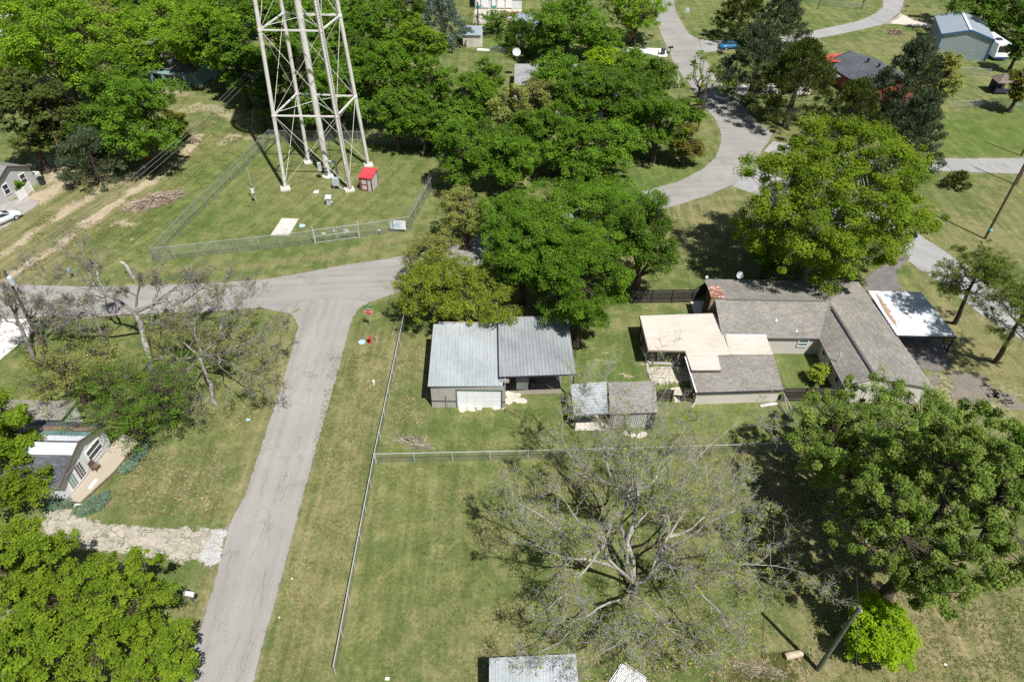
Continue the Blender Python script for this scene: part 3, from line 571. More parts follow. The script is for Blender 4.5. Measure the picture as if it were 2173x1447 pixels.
mb = MB(); mb.roof([s0, s1, s2, s3], s0, s1); mb.build('roof', shr, sh); MB().slab(A([s0, s1, s2, s3])-A([0, 0, .02]), .1).build('roof_deck', trimd, sh)
MB().corr((9.15, 42.78, .1), (10.05, 42.82, .1), (10.05, 42.82, 2.0), (9.15, 42.78, 2.0), 3, .015).build('door', pm('grey_board_door', (.50, .47, .43), .8, .15, 4), sh)
MB().corr((10.4, 42.82, .1), (12.1, 42.9, .1), (12.1, 42.9, 2.0), (10.4, 42.82, 2.0), 9, .05).build('door', metalroof('pale_metal_door', (.58, .57, .55), (.5, .49, .47), .3, .5, .1), sh)
for x in (10.22, 12.3, 12.7): MB().box(x-.07, x+.07, 42.7, 42.82, 0, 2.15).build('post', trimd, sh)
for k, (px, py) in enumerate([(1340, 922), (1355, 924), (1366, 921), (1330, 920)]): mb = MB(); stone(mb, g(px, py), .4, .05, 9, 50+k); single(mb, 'flagstone', st_m, 'flat flagstone at the doors of the plank shed', 'flagstone', g(px, py), 'flagstones at the shed doors')
# ---- metal shed at the bottom edge
bs = thing('metal_shed', 'small metal shed with pale ribbed roof under the big bare tree', 'shed', (1.7, 19, 0))
wallb = MB(); wallbox(wallb, [(-.9, 16.2), (4.35, 16.5), (4.25, 20.7), (-.95, 20.4)], 0, 2.35); wallb.build('wall', siding_m, bs)
MB().corr((-1.0, 15.9, 2.4), (4.6, 16.2, 2.4), (4.47, 21.1, 2.6), (-1.15, 20.75, 2.6), 26, .03).build('roof', galv2, bs)
MB().box(.8, 2.4, 16.1, 16.22, 0, 2.0).build('door', white, bs)
# ---- red-roofed well house inside the tower fence
rs = thing('well_house', 'small grey well house with red roof and red-trimmed door near the tower', 'shed', g(787, 396))
q0, q1 = g(766, 404)[:2], g(790, 407)[:2]; u = (q1-q0)/np.linalg.norm(q1-q0); v = A([-u[1], u[0]]); wd, dp = 1.65, 2.15
cn = [q0, q0+u*wd, q0+u*wd+v*dp, q0+v*dp]; wl = pm('light_grey_board', (.56, .54, .52), .75, .08, 4); red = pm('red_metal', (.56, .05, .06), .55, .16, 4, (.62, .14, .13), .5); maroon = pm('maroon_trim', (.24, .03, .035), .6, .1, 4)
mb = MB(); wallbox(mb, cn, 0, 1.95); mb.build('wall', wl, rs)
mb = MB(); ex = .13; rc = [cn[0]-u*ex-v*ex, cn[1]+u*ex-v*ex, cn[2]+u*ex+v*ex, cn[3]-u*ex+v*ex]; mb.slab([(*rc[0], 2.0), (*rc[1], 2.0), (*rc[2], 2.3), (*rc[3], 2.3)], .1); mb.build('roof', red, rs)
mb = MB()
for c in cn[:4]: mb.box(c[0]-.06, c[0]+.06, c[1]-.06, c[1]+.06, 0, 1.94)
mb.build('corner_trim', maroon, rs)
def onf(a, z, off=.03): p = q0+u*a-v*off; return A([p[0], p[1], z])
Z3 = A([0, 0, 1.0]); u3 = A([*u, 0]); v3 = A([*v, 0])
dm_ = MB(); dm_.obox(onf(.62, .92), u3, v3, Z3, .95, .06, 1.75); dd = dm_.build('door', maroon, rs)
mb = MB(); mb.obox(onf(.62, 1.3, .07), u3, v3, Z3, .65, .03, .6); mb.obox(onf(.62, .5, .07), u3, v3, Z3, .65, .03, .6); mb.build('panel', wl, dd)
MB().lathe(onf(1.0, .95, .1), [(.0, -.03), (.035, 0), (0, .03)], 8, False).build('handle', black, dd)
# ---- white cottage at the left edge with deck
ho = thing('white_cottage', 'white cottage at the left edge with dark shingle and white metal roof and french doors', 'house', (-39, 37, 0))
mb = MB(); wallbox(mb, [(-48, 34.25), (-35.75, 34.15), (-34.75, 40.0), (-48, 40.2)], 0, 2.35)
mb.face([(-35.75, 34.15, 2.35), (-34.75, 40.0, 2.35), (-35.2, 37.2, 3.7)]); mb.build('wall', pm('white_siding', (.70, .71, .70), .7, .08, 3), ho)
SE, NE, RE = A((-35.35, 33.7, 2.38)), A((-34.35, 40.5, 2.38)), A((-34.8, 37.1, 3.85)); SW, NW, RW = A((-48, 33.8, 2.38)), A((-48, 40.7, 2.38)), A((-48, 37.2, 3.85))
mb = MB(); mb.roof([SW, SE, RE, RW], SW, SE); mb.roof([RW, RE, NE, NW], NW, NE); mb.build('roof', shd, ho)
MB().slab(A([SW, SE, RE, RW])-A([0, 0, .02]), .08).slab(A([RW, RE, NE, NW])-A([0, 0, .02]), .08).build('roof_deck', tr_grey, ho)
def strip(a, b, t0, t1, off=.03): return [a[0]+(a[1]-a[0])*t0, b[0]+(b[1]-b[0])*t0, b[0]+(b[1]-b[0])*t1, a[0]+(a[1]-a[0])*t1]
up_ = A([0, 0, .035]); mb = MB()
for (t0, t1) in ((.70, .97),):
    p = strip((SE, RE), (SW, RW), t0, t1); mb.corr(p[0]+up_, p[1]+up_, p[2]+up_, p[3]+up_, 60, .02)
p = strip((NE, RE), (NW, RW), .72, .96); mb.corr(p[1]+up_, p[0]+up_, p[3]+up_, p[2]+up_, 60, .02)
mb.build('metal_roof_strip', whiter, ho)
p = strip((NE, RE), (NW, RW), .5, .7); MB().face([q+up_ for q in p]).build('teal_roof_strip', pm('teal_roofing', (.16, .27, .25), .7, .2, 3), ho)
p = strip((NE, RE), (NW, RW), .26, .48); MB().face([q+up_ for q in p]).build('brown_roof_strip', pm('brown_roofing', (.25, .16, .12), .8, .3, 3, (.3, .28, .25), .6), ho)
mb = MB(); mb.bar(SE, RE, .1, .14); mb.bar(RE, NE, .1, .14); mb.build('rake_board', pm('brown_rake', (.13, .085, .07), .8, .2, 4), ho)
mb = MB(); mb.roof([(-48, 40.6, 2.5), (-38.5, 40.6, 2.5), (-38.5, 43.2, 2.2), (-48, 43.2, 2.2)], (-48, 43.2, 2.2), (-38.5, 43.2, 2.2)); mb.build('rear_roof', shr, ho); 
mb = MB(); wallbox(mb, [(-48, 40.6), (-38.7, 40.6), (-38.7, 43), (-48, 43)], 0, 2.15); mb.build('rear_wall', _M['white_siding'], ho)
fu = A([-34.75+35.75, 40.0-34.15, 0]); fu /= np.linalg.norm(fu); fn = A([fu[1], -fu[0], 0])
def fc(s_, z, off=.03): return A([-35.75, 34.15, z])+fu*s_+fn*off
for s_ in (1.15, 2.15):
    d_ = MB().obox(fc(s_, 1.25), fu, fn, Z3, .92, .06, 2.0).build('french_door', white, ho)
    mb = MB()
    for i in range(3):
        for j in range(5): mb.obox(fc(s_-.25+i*.25, .62+j*.31, .065), fu, fn, Z3, .19, .02, .25)
    mb.build('pane', glass if s_ > 2 else glassg, d_)
window(ho, fc(4.2, 1.45, .0), 1.7, 1.15, fn[0], fn[1])
MB().box(-47.5, -35.3, 34.05, 34.14, .0, .3).build('skirting', tr_grey, ho)
t = NT('deck_boards'); vv = t.map(t.map(t.P(), (1, 1, 1), -math.atan2(fu[1], fu[0])), (.25, 6.7, 1)); wv = t.n('TexWave'); wv.wave_type = 'BANDS'; wv.bands_direction = 'Y'; t.put(wv.inputs['Vector'], t.map(t.map(t.P(), (1, 1, 1), -math.atan2(fu[1], fu[0])), (1, 1, 1))); wv.inputs['Scale'].default_value = 2.1
cl = t.mix(t.noise(1, 5, .7, vv), (.40, .335, .25), (.55, .48, .38)); deckm = t.done(t.scale(cl, t.ramp(wv.outputs[1], 0, .2, .55, 1)), .9, 0, .1)
dk = thing('wooden_deck', 'weathered wooden deck along the doors of the white cottage', 'deck', (-34, 37.5, 0))
dp_ = [fc(-.1, .3, .1), fc(-.1, .3, 1.2), fc(3.2, .3, 2.0), fc(6.6, .3, 2.2), fc(7.2, .3, .2)]; MB().slab(dp_, .07).build('boards', deckm, dk)
mb = MB()
for a, b in zip(dp_, dp_[1:]+dp_[:1]): mb.bar(A(a)-A([0, 0, .16]), A(b)-A([0, 0, .16]), .05, .18)
mb.build('rim', pm('deck_rim', (.20, .15, .10), .9, .3, 4), dk)
chr_ = thing('wooden_chair', 'brown wooden porch chair standing on the deck by the cottage wall', 'chair', fc(3.1, .3, .55)); chm = pm('chair_wood', (.15, .10, .07), .8, .2, 6)
c0 = fc(3.1, .3, .55); MB().obox(c0+A([0, 0, .42]), fu, fn, Z3, .55, .5, .05).build('seat', chm, chr_); MB().obox(c0-fn*.25+A([0, 0, .75]), fu, fn, Z3, .55, .05, .6).build('backrest', chm, chr_)
for i in (-1, 1):
    for j in (-1, 1): MB().obox(c0+fu*.23*i+fn*.2*j+A([0, 0, .2]), fu, fn, Z3, .05, .05, .4).build('leg', chm, chr_)
    MB().obox(c0+fu*.27*i+A([0, 0, .62]), fu, fn, Z3, .06, .5, .04).build('armrest', chm, chr_)
single(MB().obox(fc(1.7, .325, 1.15), fu, fn, Z3, .95, .3, .05), 'board', white, 'white board lying flat on the wooden deck', 'board', fc(1.7, .3, 1.15))
single(MB().box(-35.0, -34.3, 33.55, 33.8, 0, .16), 'step', whitec, 'pale concrete step at the lower end of the deck', 'step', (-34.7, 33.6, 0))
# ---- grey gabled house, upper left
gh = thing('grey_cottage', 'light grey gabled house at the left edge with two white windows', 'house', (-68, 82, 0)); gw = pm('grey_clapboard', (.50, .49, .47), .75, .06, 2)
P0 = A([-66.25, 79.4, 0]); P1 = A([-64.7, 85.4, 0]); gu = (P1-P0)/np.linalg.norm(P1-P0); gn = A([gu[1], -gu[0], 0]); L = np.linalg.norm(P1-P0); bk = -gn*11
mb = MB(); wallbox(mb, [P0[:2], P1[:2], (P1+bk)[:2], (P0+bk)[:2]], 0, 2.5); pk = P0+gu*L*.5; mb.face([P0+A([0, 0, 2.5]), P1+A([0, 0, 2.5]), pk+A([0, 0, 4.0])]); mb.build('wall', gw, gh)
ev = .3; a0 = P0-gu*ev+gn*ev+A([0, 0, 2.4]); a1 = P1+gu*ev+gn*ev+A([0, 0, 2.4]); ak = pk+gn*ev+A([0, 0, 4.1]); B_ = bk-gn*.6
mb = MB(); mb.roof([a0, ak, ak+B_, a0+B_], a0, a0+B_); mb.roof([ak, a1, a1+B_, ak+B_], a1, a1+B_); mb.build('roof', shr, gh)
mb = MB(); mb.bar(a0, ak, .08, .16); mb.bar(ak, a1, .08, .16); mb.build('rake_board', trimd, gh)
for s_ in (1.7, 4.6): window(gh, P0+gu*s_+A([0, 0, 1.55]), .85, 1.35, gn[0], gn[1])
ac = thing('air_conditioner', 'pale outdoor air conditioner unit by the grey house wall', 'air conditioner', P0+gu*3.2+gn*.6); q = P0+gu*3.2+gn*.6; MB().obox(q+A([0, 0, .42]), gu, gn, Z3, .8, .7, .75).build('casing', pm('ac_grey', (.55, .55, .53), .5, .1, 3), ac); MB().lathe(q, [(.3, .8), (.28, .83)], 14).build('fan_grille', black, ac)
fp = thing('privacy_panel', 'white vinyl privacy fence panel in front of the grey house', 'fence', P0+gu*2.7+gn*1.5); q = P0+gu*2.0+gn*1.5
MB().obox(q+gu*.2+A([0, 0, .75]), gu, gn, Z3, 1.2, .06, 1.3).build('panel', white, fp); MB().obox(q+gu*1.55-gn*.25+A([0, 0, .75]), (gu*.95-gn*.3), gn, Z3, 1.5, .06, 1.3).build('panel', white, fp)
for s_ in (-.4, .85, 2.2): MB().obox(q+gu*s_-gn*(.25 if s_ > 1 else 0)+A([0, 0, .75]), gu, gn, Z3, .11, .11, 1.5).build('post', white, fp)
ab = thing('wheelie_bin', 'dark wheeled rubbish bin behind the corner of the grey house', 'bin', g(92, 392)); q = g(92, 392); MB().hexa([q+A([x*.25, y*.25, .05]) for x, y in ((-1, -1), (1, -1), (1, 1), (-1, 1))], [q+A([x*.33, y*.33, 1.0]) for x, y in ((-1, -1), (1, -1), (1, 1), (-1, 1))]).build('body', trimd, ab); MB().box(q[0]-.36, q[0]+.36, q[1]-.36, q[1]+.36, 1.0, 1.08).build('lid', black, ab)
wh = thing('utility_cabinet', 'white metal cabinet at the rear corner of the grey house', 'cabinet', g(80, 386)); q = g(82, 384); MB().box(q[0]-.5, q[0]+.4, q[1]-.3, q[1]+.4, 0, 1.2).build('body', white, wh); MB().box(q[0]-.45, q[0]+.35, q[1]-.33, q[1]-.3, .1, 1.1).build('door', gw, wh)
# ---- blue metal workshop, upper right
bw = thing('blue_workshop', 'tall blue-grey ribbed metal workshop with light gabled roof and blue trim', 'workshop', (85, 144, 0))
P0 = A([81.0, 140.3, 0]); P1 = A([89.4, 137.6, 0]); u = (P1-P0)/np.linalg.norm(P1-P0); n_ = A([u[1], -u[0], 0]); bk = -n_*12.0; z = lambda h: A([0, 0, h]); pk = (P0+P1)/2
bm = metalroof('blue_grey_siding', (.42, .48, .49), (.39, .45, .46), .1, .5, .1); br = metalroof('light_blue_roof', (.36, .41, .45), (.34, .39, .43), .08, .45, .1); bt = pm('blue_trim', (.05, .13, .26), .5, .1, 3)
mb = MB(); mb.corr(P0, P1, P1+z(4), P0+z(4), 30, .06); mb.corr(P0+bk, P0, P0+z(4), P0+bk+z(4), 40, .06); mb.corr(P1, P1+bk, P1+bk+z(4), P1+z(4), 40, .06); mb.corr(P1+bk, P0+bk, P0+bk+z(4), P1+bk+z(4), 30, .06)
mb.face([P0+z(4), P1+z(4), pk+z(5.15)]); mb.face([P0+bk+z(4), P1+bk+z(4), pk+bk+z(5.15)]); mb.build('wall', bm, bw)
o1 = P0-u*.2+n_*.2+z(3.98); o2 = P1+u*.2+n_*.2+z(3.98); ok = pk+n_*.2+z(5.25); B2 = bk-n_*.4
MB().corr(o1+B2, o1, ok, ok+B2, 40, .04).corr(o2, o2+B2, ok+B2, ok, 40, .04).build('roof', br, bw)
mb = MB(); mb.bar(o1+n_*.05, ok+n_*.05, .1, .3); mb.bar(ok+n_*.05, o2+n_*.05, .1, .3); mb.bar(o1-u*.05, o1+B2-u*.05, .1, .25); mb.bar(P0+n_*.09, P0+z(3.9)+n_*.09, .16, .16); mb.bar(P1+n_*.09, P1+z(3.9)+n_*.09, .16, .16); mb.build('trim', bt, bw)
MB().bar(ok+z(.06), ok+B2+z(.06), .5, .06).build('ridge_cap', whiter, bw)
# ---- house with charcoal roof, upper right
bh = thing('brick_house', 'red brick house with charcoal shingle roof half hidden behind conifers', 'house', (62, 123, 0)); brick = pm('red_brick', (.30, .10, .065), .85, .25, 6)
A0, A1 = A([54.9, 128.6, 0]), A([57.9, 118.1, 0]); d = (A1-A0)/np.linalg.norm(A1-A0); r = A([-d[1], d[0], 0]); A1 = A0+d*13.5
if r[0] < 0: r = -r
mb = MB(); wallbox(mb, [(A0+d*.4+r*.5)[:2], (A1-d*.4+r*.5)[:2], (A1-d*.4+r*10.5)[:2], (A0+d*.4+r*10.5)[:2]], 0, 2.45); mb.build('wall', brick, bh)
E0, E1, K0, K1, F0, F1 = A0+z(2.5), A1+z(2.5), A0+r*5.2+z(4.1), A1+r*5.2+z(4.1), A0+r*11+z(2.4), A1+r*11+z(2.4)
mb = MB(); mb.roof([E0, E1, K1, K0], E0, E1); mb.roof([K0, K1, F1, F0], F0, F1); mb.build('roof', shd, bh)
mb = MB(); mb.bar(E0-z(.08), E1-z(.08), .08, .18); mb.bar(E0, K0, .08, .18); mb.bar(E1, K1, .08, .18); mb.build('fascia', black, bh)
mb = MB(); mb.face([A0+d*.4+r*.5+z(2.4), A0+d*.4+r*10.5+z(2.4), A0+d*.4+r*5.2+z(4)]); mb.face([A1-d*.4+r*.5+z(2.4), A1-d*.4+r*10.5+z(2.4), A1-d*.4+r*5.2+z(4)]); mb.build('gable', brick, bh)
q = [g(1733, 141, 2.4), g(1748, 139, 2.4), g(1785, 163, 2.4), g(1763, 165, 2.4)]
MB().slab(q, .1).build('porch_roof', pm('grey_metal_awning', (.22, .24, .255), .6, .1, 2), bh)
q2 = [g(1749, 117, 2.9), g(1815, 112, 2.9), g(1812, 130, 3.2), g(1756, 132, 3.2)]; MB().slab(q2, .1).build('red_roof', pm('red_shingle', (.52, .09, .07), .8, .15, 4), bh)
q3 = [g(1749, 117, 2.85), g(1754, 128, 3.1), g(1748, 133, 2.5), g(1733, 141, 2.5), g(1737, 121, 2.5)]; MB().face(q3).build('dormer_side', trimd, bh)
for p_ in (g(1768, 172), g(1738, 148)): MB().box(p_[0]-.08, p_[0]+.08, p_[1]-.08, p_[1]+.08, 0, 2.3).build('porch_post', brick, bh)
for px, py, zz in ((1866, 139, 3.9), (1843, 128, 3.9)): q = g(px, py, zz+.5); MB().cyl(q-z(.7), q, .12).lathe(q, [(.2, 0), (.26, .12), (.2, .3), (.05, .38)], 10).build('turbine_vent', black, bh)
# ---- gazebo, upper right
gz = thing('garden_playhouse', 'small dark playhouse with brown shingle roof at the right edge', 'playhouse', g(2118, 196)); q = g(2118, 196); 
for x in (-1.3, 1.3):
    for y in (-1.1, 1.1): MB().box(q[0]+x-.07, q[0]+x+.07, q[1]+y-.07, q[1]+y+.07, 0, 2.2).build('post', trimd, gz)
MB().box(q[0]-1.3, q[0]+1.3, q[1]-1.15, q[1]+1.15, .35, .45).box(q[0]-1.3, q[0]+1.3, q[1]+1.02, q[1]+1.1, .45, 2.1).box(q[0]-1.32, q[0]+1.32, q[1]-1.13, q[1]-1.08, .45, 1.0).build('body', trimd, gz)
mb = MB(); a0, a1, b0, b1 = q+A([-1.7, -1.6, 2.15]), q+A([1.7, -1.6, 2.15]), q+A([-1.7, 1.6, 2.15]), q+A([1.7, 1.6, 2.15]); k0, k1 = q+A([-.2, 0, 3.3]), q+A([1.7, 0, 3.3]); mb.roof([a0, a1, k1, k0], a0, a1); mb.roof([b1, b0, k0, k1], b0, b1); mb.face([a0, k0, b0]); mb.build('roof', pm('brown_shingle', (.20, .16, .13), .9, .25, 5), gz)
# ---- white garage at the top edge
wg_ = thing('white_garage', 'long white garage with teal door trim and grey roof at the top edge', 'garage', (-4, 170, 0)); y0 = 165.6; teal = pm('teal_paint', (.10, .26, .24), .6, .1, 3)
mb = MB(); wallbox(mb, [(-9.3, y0), (1.0, y0+.2), (.9, y0+8), (-9.3, y0+7.8)], 0, 2.7); mb.build('wall', pm('white_block', (.66, .68, .68), .8, .06, 2), wg_)
mb = MB(); a0, a1, k0, k1, b0, b1 = (-9.6, y0-.5, 2.7), (1.4, y0-.3, 2.7), (-9.6, y0+4, 4.0), (1.4, y0+4.2, 4.0), (-9.6, y0+8.4, 2.7), (1.3, y0+8.6, 2.7); mb.roof([a0, a1, k1, k0], a0, a1); mb.roof([b1, b0, k0, k1], b0, b1); mb.build('roof', shd, wg_)
for x in (-9.0, -5.6): 
    f_ = MB().box(x, x+.85, y0-.06, y0-.01, 0, 2.1).build('door', white, wg_); MB().box(x-.12, x-.01, y0-.08, y0-.01, 0, 2.2).box(x+.86, x+.97, y0-.08, y0-.01, 0, 2.2).box(x, x+.85, y0-.09, y0-.06, 0, .6).build('trim', teal, f_)
for x in (-7.9, -4.4, -2.6): MB().box(x, x+1.5, y0-.05, y0-.008, .2, 2.3).build('overhead_door', white, wg_)
# lean grey roof beside it, garden shed, hidden houses
gr_ = thing('grey_outbuilding', 'grey metal roofed outbuilding with a blue tarp beside the concrete yard', 'outbuilding', g(1115, 48)); q = [g(1096, 30, 2.4), g(1124, 26, 2.4), g(1140, 52, 2.4), g(1095, 53, 2.4)]; MB().slab(q, .08).build('roof', br, gr_); q_ = [(p[0]*.97+.03*q[0][0], p[1], 0) for p in q]; mb = MB(); wallbox(mb, [p[:2] for p in q], 0, 2.28); mb.build('wall', gw, gr_)
MB().slab([g(1128, 46, 2.5), g(1155, 36, 2.3), g(1160, 44, 2.0), g(1135, 54, 2.1)], .04).build('tarp', pm('blue_tarp', (.22, .34, .58), .5, .15, 3), gr_)
gs_h = thing('garden_shed', 'small cream garden shed with grey roof on the lawn near the top', 'shed', g(1003, 100)); q = g(983, 100); mb = MB(); x0, y0_ = q[0], q[1]; mb.box(x0, x0+3.6, y0_, y0_+3.2, 0, 2.3); mb.build('wall', pm('cream_board', (.62, .56, .46), .75, .08, 3), gs_h)
MB().slab([(x0-.2, y0_-.3, 2.35), (x0+3.5, y0_-.3, 2.35), (x0+3.7, y0_+3.4, 2.95), (x0-.2, y0_+3.4, 2.95)], .08).build('roof', br, gs_h); MB().box(x0+3.61, x0+3.66, y0_, y0_+3.2, 0, 2.3).build('side_panel', white, gs_h)
mb = MB().box(x0+1.2, x0+2.1, y0_-.04, y0_-.005, 0, 1.95); mb.build('door', gw, gs_h)
ch_ = thing('white_house', 'white house under the trees with pale grey hipped roof', 'house', (7, 124, 0)); mb = MB(); wallbox(mb, [(.2, 108), (17, 109), (17, 125.5), (.2, 124.5)], 0, 2.6); mb.build('wall', white, ch_)
a0, a1, a2, a3 = (-.3, 107.5, 2.65), (17.5, 108.4, 2.65), (17.5, 126.2, 2.65), (-.3, 125.2, 2.65); k0, k1 = (4.5, 116.5, 4.4), (12.5, 117, 4.4); pale = shingle('pale_shingle', (.36, .35, .34), (.42, .41, .40), (.48, .47, .46)); mb = MB(); mb.roof([a0, a1, k1, k0], a0, a1); mb.roof([a2, a3, k0, k1], a3, a2); mb.roof([a3, a0, k0], a3, a0); mb.roof([a1, a2, k1], a1, a2); mb.build('roof', pale, ch_)
th = thing('teal_house', 'teal house with grey roof and columned porch among the upper left trees', 'house', (-60, 124, 0)); tw = pm('shaded_teal_siding', (.19, .28, .28), .75, .1, 3)  # siding colour darkened to stand in for shade of the overhanging trees
mb = MB(); wallbox(mb, [(-66.5, 122.5), (-54.5, 119.5), (-52.5, 128), (-64.5, 131)], 0, 2.7); mb.build('wall', tw, th)
mb = MB(); p0, p1, p2, p3 = A((-67, 121.6, 2.7)), A((-53.9, 118.5, 2.7)), A((-51.8, 128.6, 2.7)), A((-64.9, 131.8, 2.7)); k0, k1 = (p0+p3)/2+z(1.8), (p1+p2)/2+z(1.8); mb.roof([p0, p1, k1, k0], p0, p1); mb.roof([p2, p3, k0, k1], p3, p2); mb.build('roof', pm('shaded_grey_roofing', (.13, .125, .125), .9, .25, 3), th)  # roof colour darkened too, tree shade put into the base tone
mb = MB(); mb.slab([(-62.5, 119.5, 2.4), (-55.5, 117.7, 2.4), (-55.2, 119.5, 2.6), (-62, 121.2, 2.6)], .1); mb.build('porch_roof', tw, th)
for x in (-62, -59.8, -57.6, -55.8): MB().box(x-.22, x+.22, 119.4-(x+62)*.25, 119.8-(x+62)*.25, 0, 2.3).build('porch_column', tw, th)
for s_ in (.2, .6): window(th, (-66.5+12*s_, 122.48-3*s_, 1.5), 1.0, 1.2, -.243, -.97)
bu = thing('blue_roof_shed', 'low shed with pale blue metal roof glimpsed between the upper left trees', 'shed', g(345, 90)); q = [g(320, 92, 2.6), g(378, 78, 2.6), g(372, 68, 2.9), g(330, 76, 2.9)]; MB().slab(q, .08).build('roof', metalroof('sky_blue_roof', (.45, .55, .66), (.40, .5, .62), .1, .45, .1), bu); mb = MB(); wallbox(mb, [p[:2] for p in q], 0, 2.4); mb.build('wall', gw, bu)
wl_ = thing('white_roof_shed', 'open shed with white metal roof in the upper left corner', 'shed', g(18, 45)); q = [g(-30, 48, 2.8), g(34, 36, 2.8), (g(32, 28, 2.8)), g(-30, 36, 2.8)]; MB().slab(q, .1).build('roof', white, wl_)
for p in q: MB().box(p[0]-.08, p[0]+.08, p[1]-.08, p[1]+.08, 0, 2.68).build('post', tr_grey, wl_)
# ------------------------------------------------------------------ water tower
def z(h): return A([0, 0, h])
def h2(p): return A([p[0], p[1], 0.0])
tp = metalroof('tower_paint', (.62, .585, .53), (.57, .54, .49), .1, .5, 0); tp = pm('cream_tower_paint', (.70, .67, .62), .5, .07, 1.5, (.46, .38, .30), .45, sc2=1.1)
wt = thing('water_tower', 'tall cream steel water tower on four braced legs inside the chain-link enclosure', 'water tower', (-25.9, 88.6, 0))
CT = A([-25.9, 88.65]); base = [g(606, 402), g(742, 404), g(782, 352), g(655, 345)]; ZT = 37.5
def legp(i, z): b = base[i][:2]; return A([*(CT+(b-CT)*(1-.0088*z)), z])
for i in range(4):
    MB().tubes([([legp(i, zz) for zz in (.3, 10, 20, 30, ZT+1)], [.24, .24, .245, .25, .25])], 14).build('leg', tp, wt, True)
    b = base[i]; mb = MB().obox(b+A([0, 0, .12]), (.94, .34, 0), (-.34, .94, 0), Z3, 1.25, 1.25, .24); mb.lathe(b+A([0, 0, .24]), [(.42, 0), (.42, .06), (.3, .1)], 12); mb.build('footing', pm('footing_concrete', (.60, .56, .49), .9, .12, 4), wt)
MB().tubes([([(CT[0], CT[1], zz) for zz in (.2, 12, 24, ZT)], [.40]*4)], 20).lathe((CT[0], CT[1], 0), [(.85, 0), (.85, .22), (.62, .3)], 18).build('riser', tp, wt, True)
levels = [10.2, 20.45, 30.2]
for zl in levels:
    for i in range(4): MB().bar(legp(i, zl), legp((i+1) % 4, zl), .2, .16).build('strut', tp, wt)
    for i in range(4):
        if zl < 30: MB().cyl(legp(i, zl+.3), A([CT[0], CT[1], zl+.6]), .035, n=6).build('spoke_rod', tp, wt)
zz = [.6]+levels+[ZT]
for i in range(4):
    j = (i+1) % 4
    for a, b in zip(zz[:-1], zz[1:]):
        MB().cyl(legp(i, a), legp(j, b), .032, n=6).build('tie_rod', tp, wt); MB().cyl(legp(j, a), legp(i, b), .032, n=6).build('tie_rod', tp, wt)
for zl in levels[:2]:
    for i in range(4):
        p = legp(i, zl); MB().lathe(p-z(.16), [(.29, 0), (.29, .1), (.29, .24), (.27, .32)], 12).build('gusset_collar', tp, wt)
# ladder and cable tray on the nearest right leg
out = A([.55, -.83, 0]); sd = A([.83, .55, 0]); mb = MB(); pts = [legp(1, z_)+out*.42 for z_ in np.linspace(2.2, ZT, 30)]
for s_ in (-.2, .2): mb.tubes([([p+sd*s_ for p in pts], [.035]*30)], 5)
for z_ in np.arange(2.3, ZT, .32): mb.cyl(legp(1, z_)+out*.42-sd*.2, legp(1, z_)+out*.42+sd*.2, .018, n=5)
mb.build('ladder', tp, wt)
MB().bar(legp(1, .5)+out*.32+sd*.22, legp(1, ZT)+out*.32+sd*.22, .22, .12).build('cable_tray', pm('tan_tray', (.50, .45, .37), .6, .12, 4), wt)
MB().bar(legp(1, .6)+out*.42, legp(1, 4.2)+out*.42, .42, .08).build('ladder_guard', tp, wt)
pr = [(0, 35.5), (1.2, 35.7), (3.2, 36.7), (4.7, 38.4), (5.3, 40.3), (5.3, 43.5), (4.8, 45.4), (3.2, 47), (1.2, 47.9), (0, 48.1)]
MB().lathe((CT[0], CT[1], 0), pr, 40, False).build('tank', tp, wt, True)
MB().lathe((CT[0], CT[1], 0), [(5.4, 40.2), (6.1, 40.25), (6.1, 40.32), (5.4, 40.3)], 40, False).build('balcony', tp, wt)
q = g(690, 366); MB().box(CT[0]-.95, CT[0]-.5, CT[1]-1.0, CT[1]-.7, 1.3, 2.5).build('control_box', pm('pale_cabinet', (.58, .58, .56), .5, .06, 3), wt)
mb = MB(); mb.tubes([([(CT[0]+.4, CT[1]-.1, 2.3), (CT[0]+1.1, CT[1]-.2, 2.4), (CT[0]+1.3, CT[1]-.22, 2.3), (CT[0]+1.35, CT[1]-.25, 1.9), (CT[0]+1.4, CT[1]-.3, 0)], [.17, .17, .18, .17, .17])], 12); mb.build('overflow_pipe', pm('pale_blue_pipe', (.46, .56, .58), .5, .08, 3), wt, True)
MB().box(CT[0]-.15, CT[0]+.25, CT[1]-.72, CT[1]-.56, .9, 1.05).box(CT[0]-.2, CT[0]+.2, CT[1]-.74, CT[1]-.56, 1.5, 1.62).build('valve', black, wt)
gal = pm('galvanised_steel', (.42, .44, .45), .45, .1, 4, metal=.3); galp = pm('pale_post', (.50, .51, .51), .5, .1, 4); cl_grey = chainlink('chain_link_wire', (.46, .49, .49)); cl_pale = chainlink('pale_chain_link_wire', (.48, .48, .45))
encl = pm('cabinet_grey', (.48, .51, .52), .5, .06, 3)
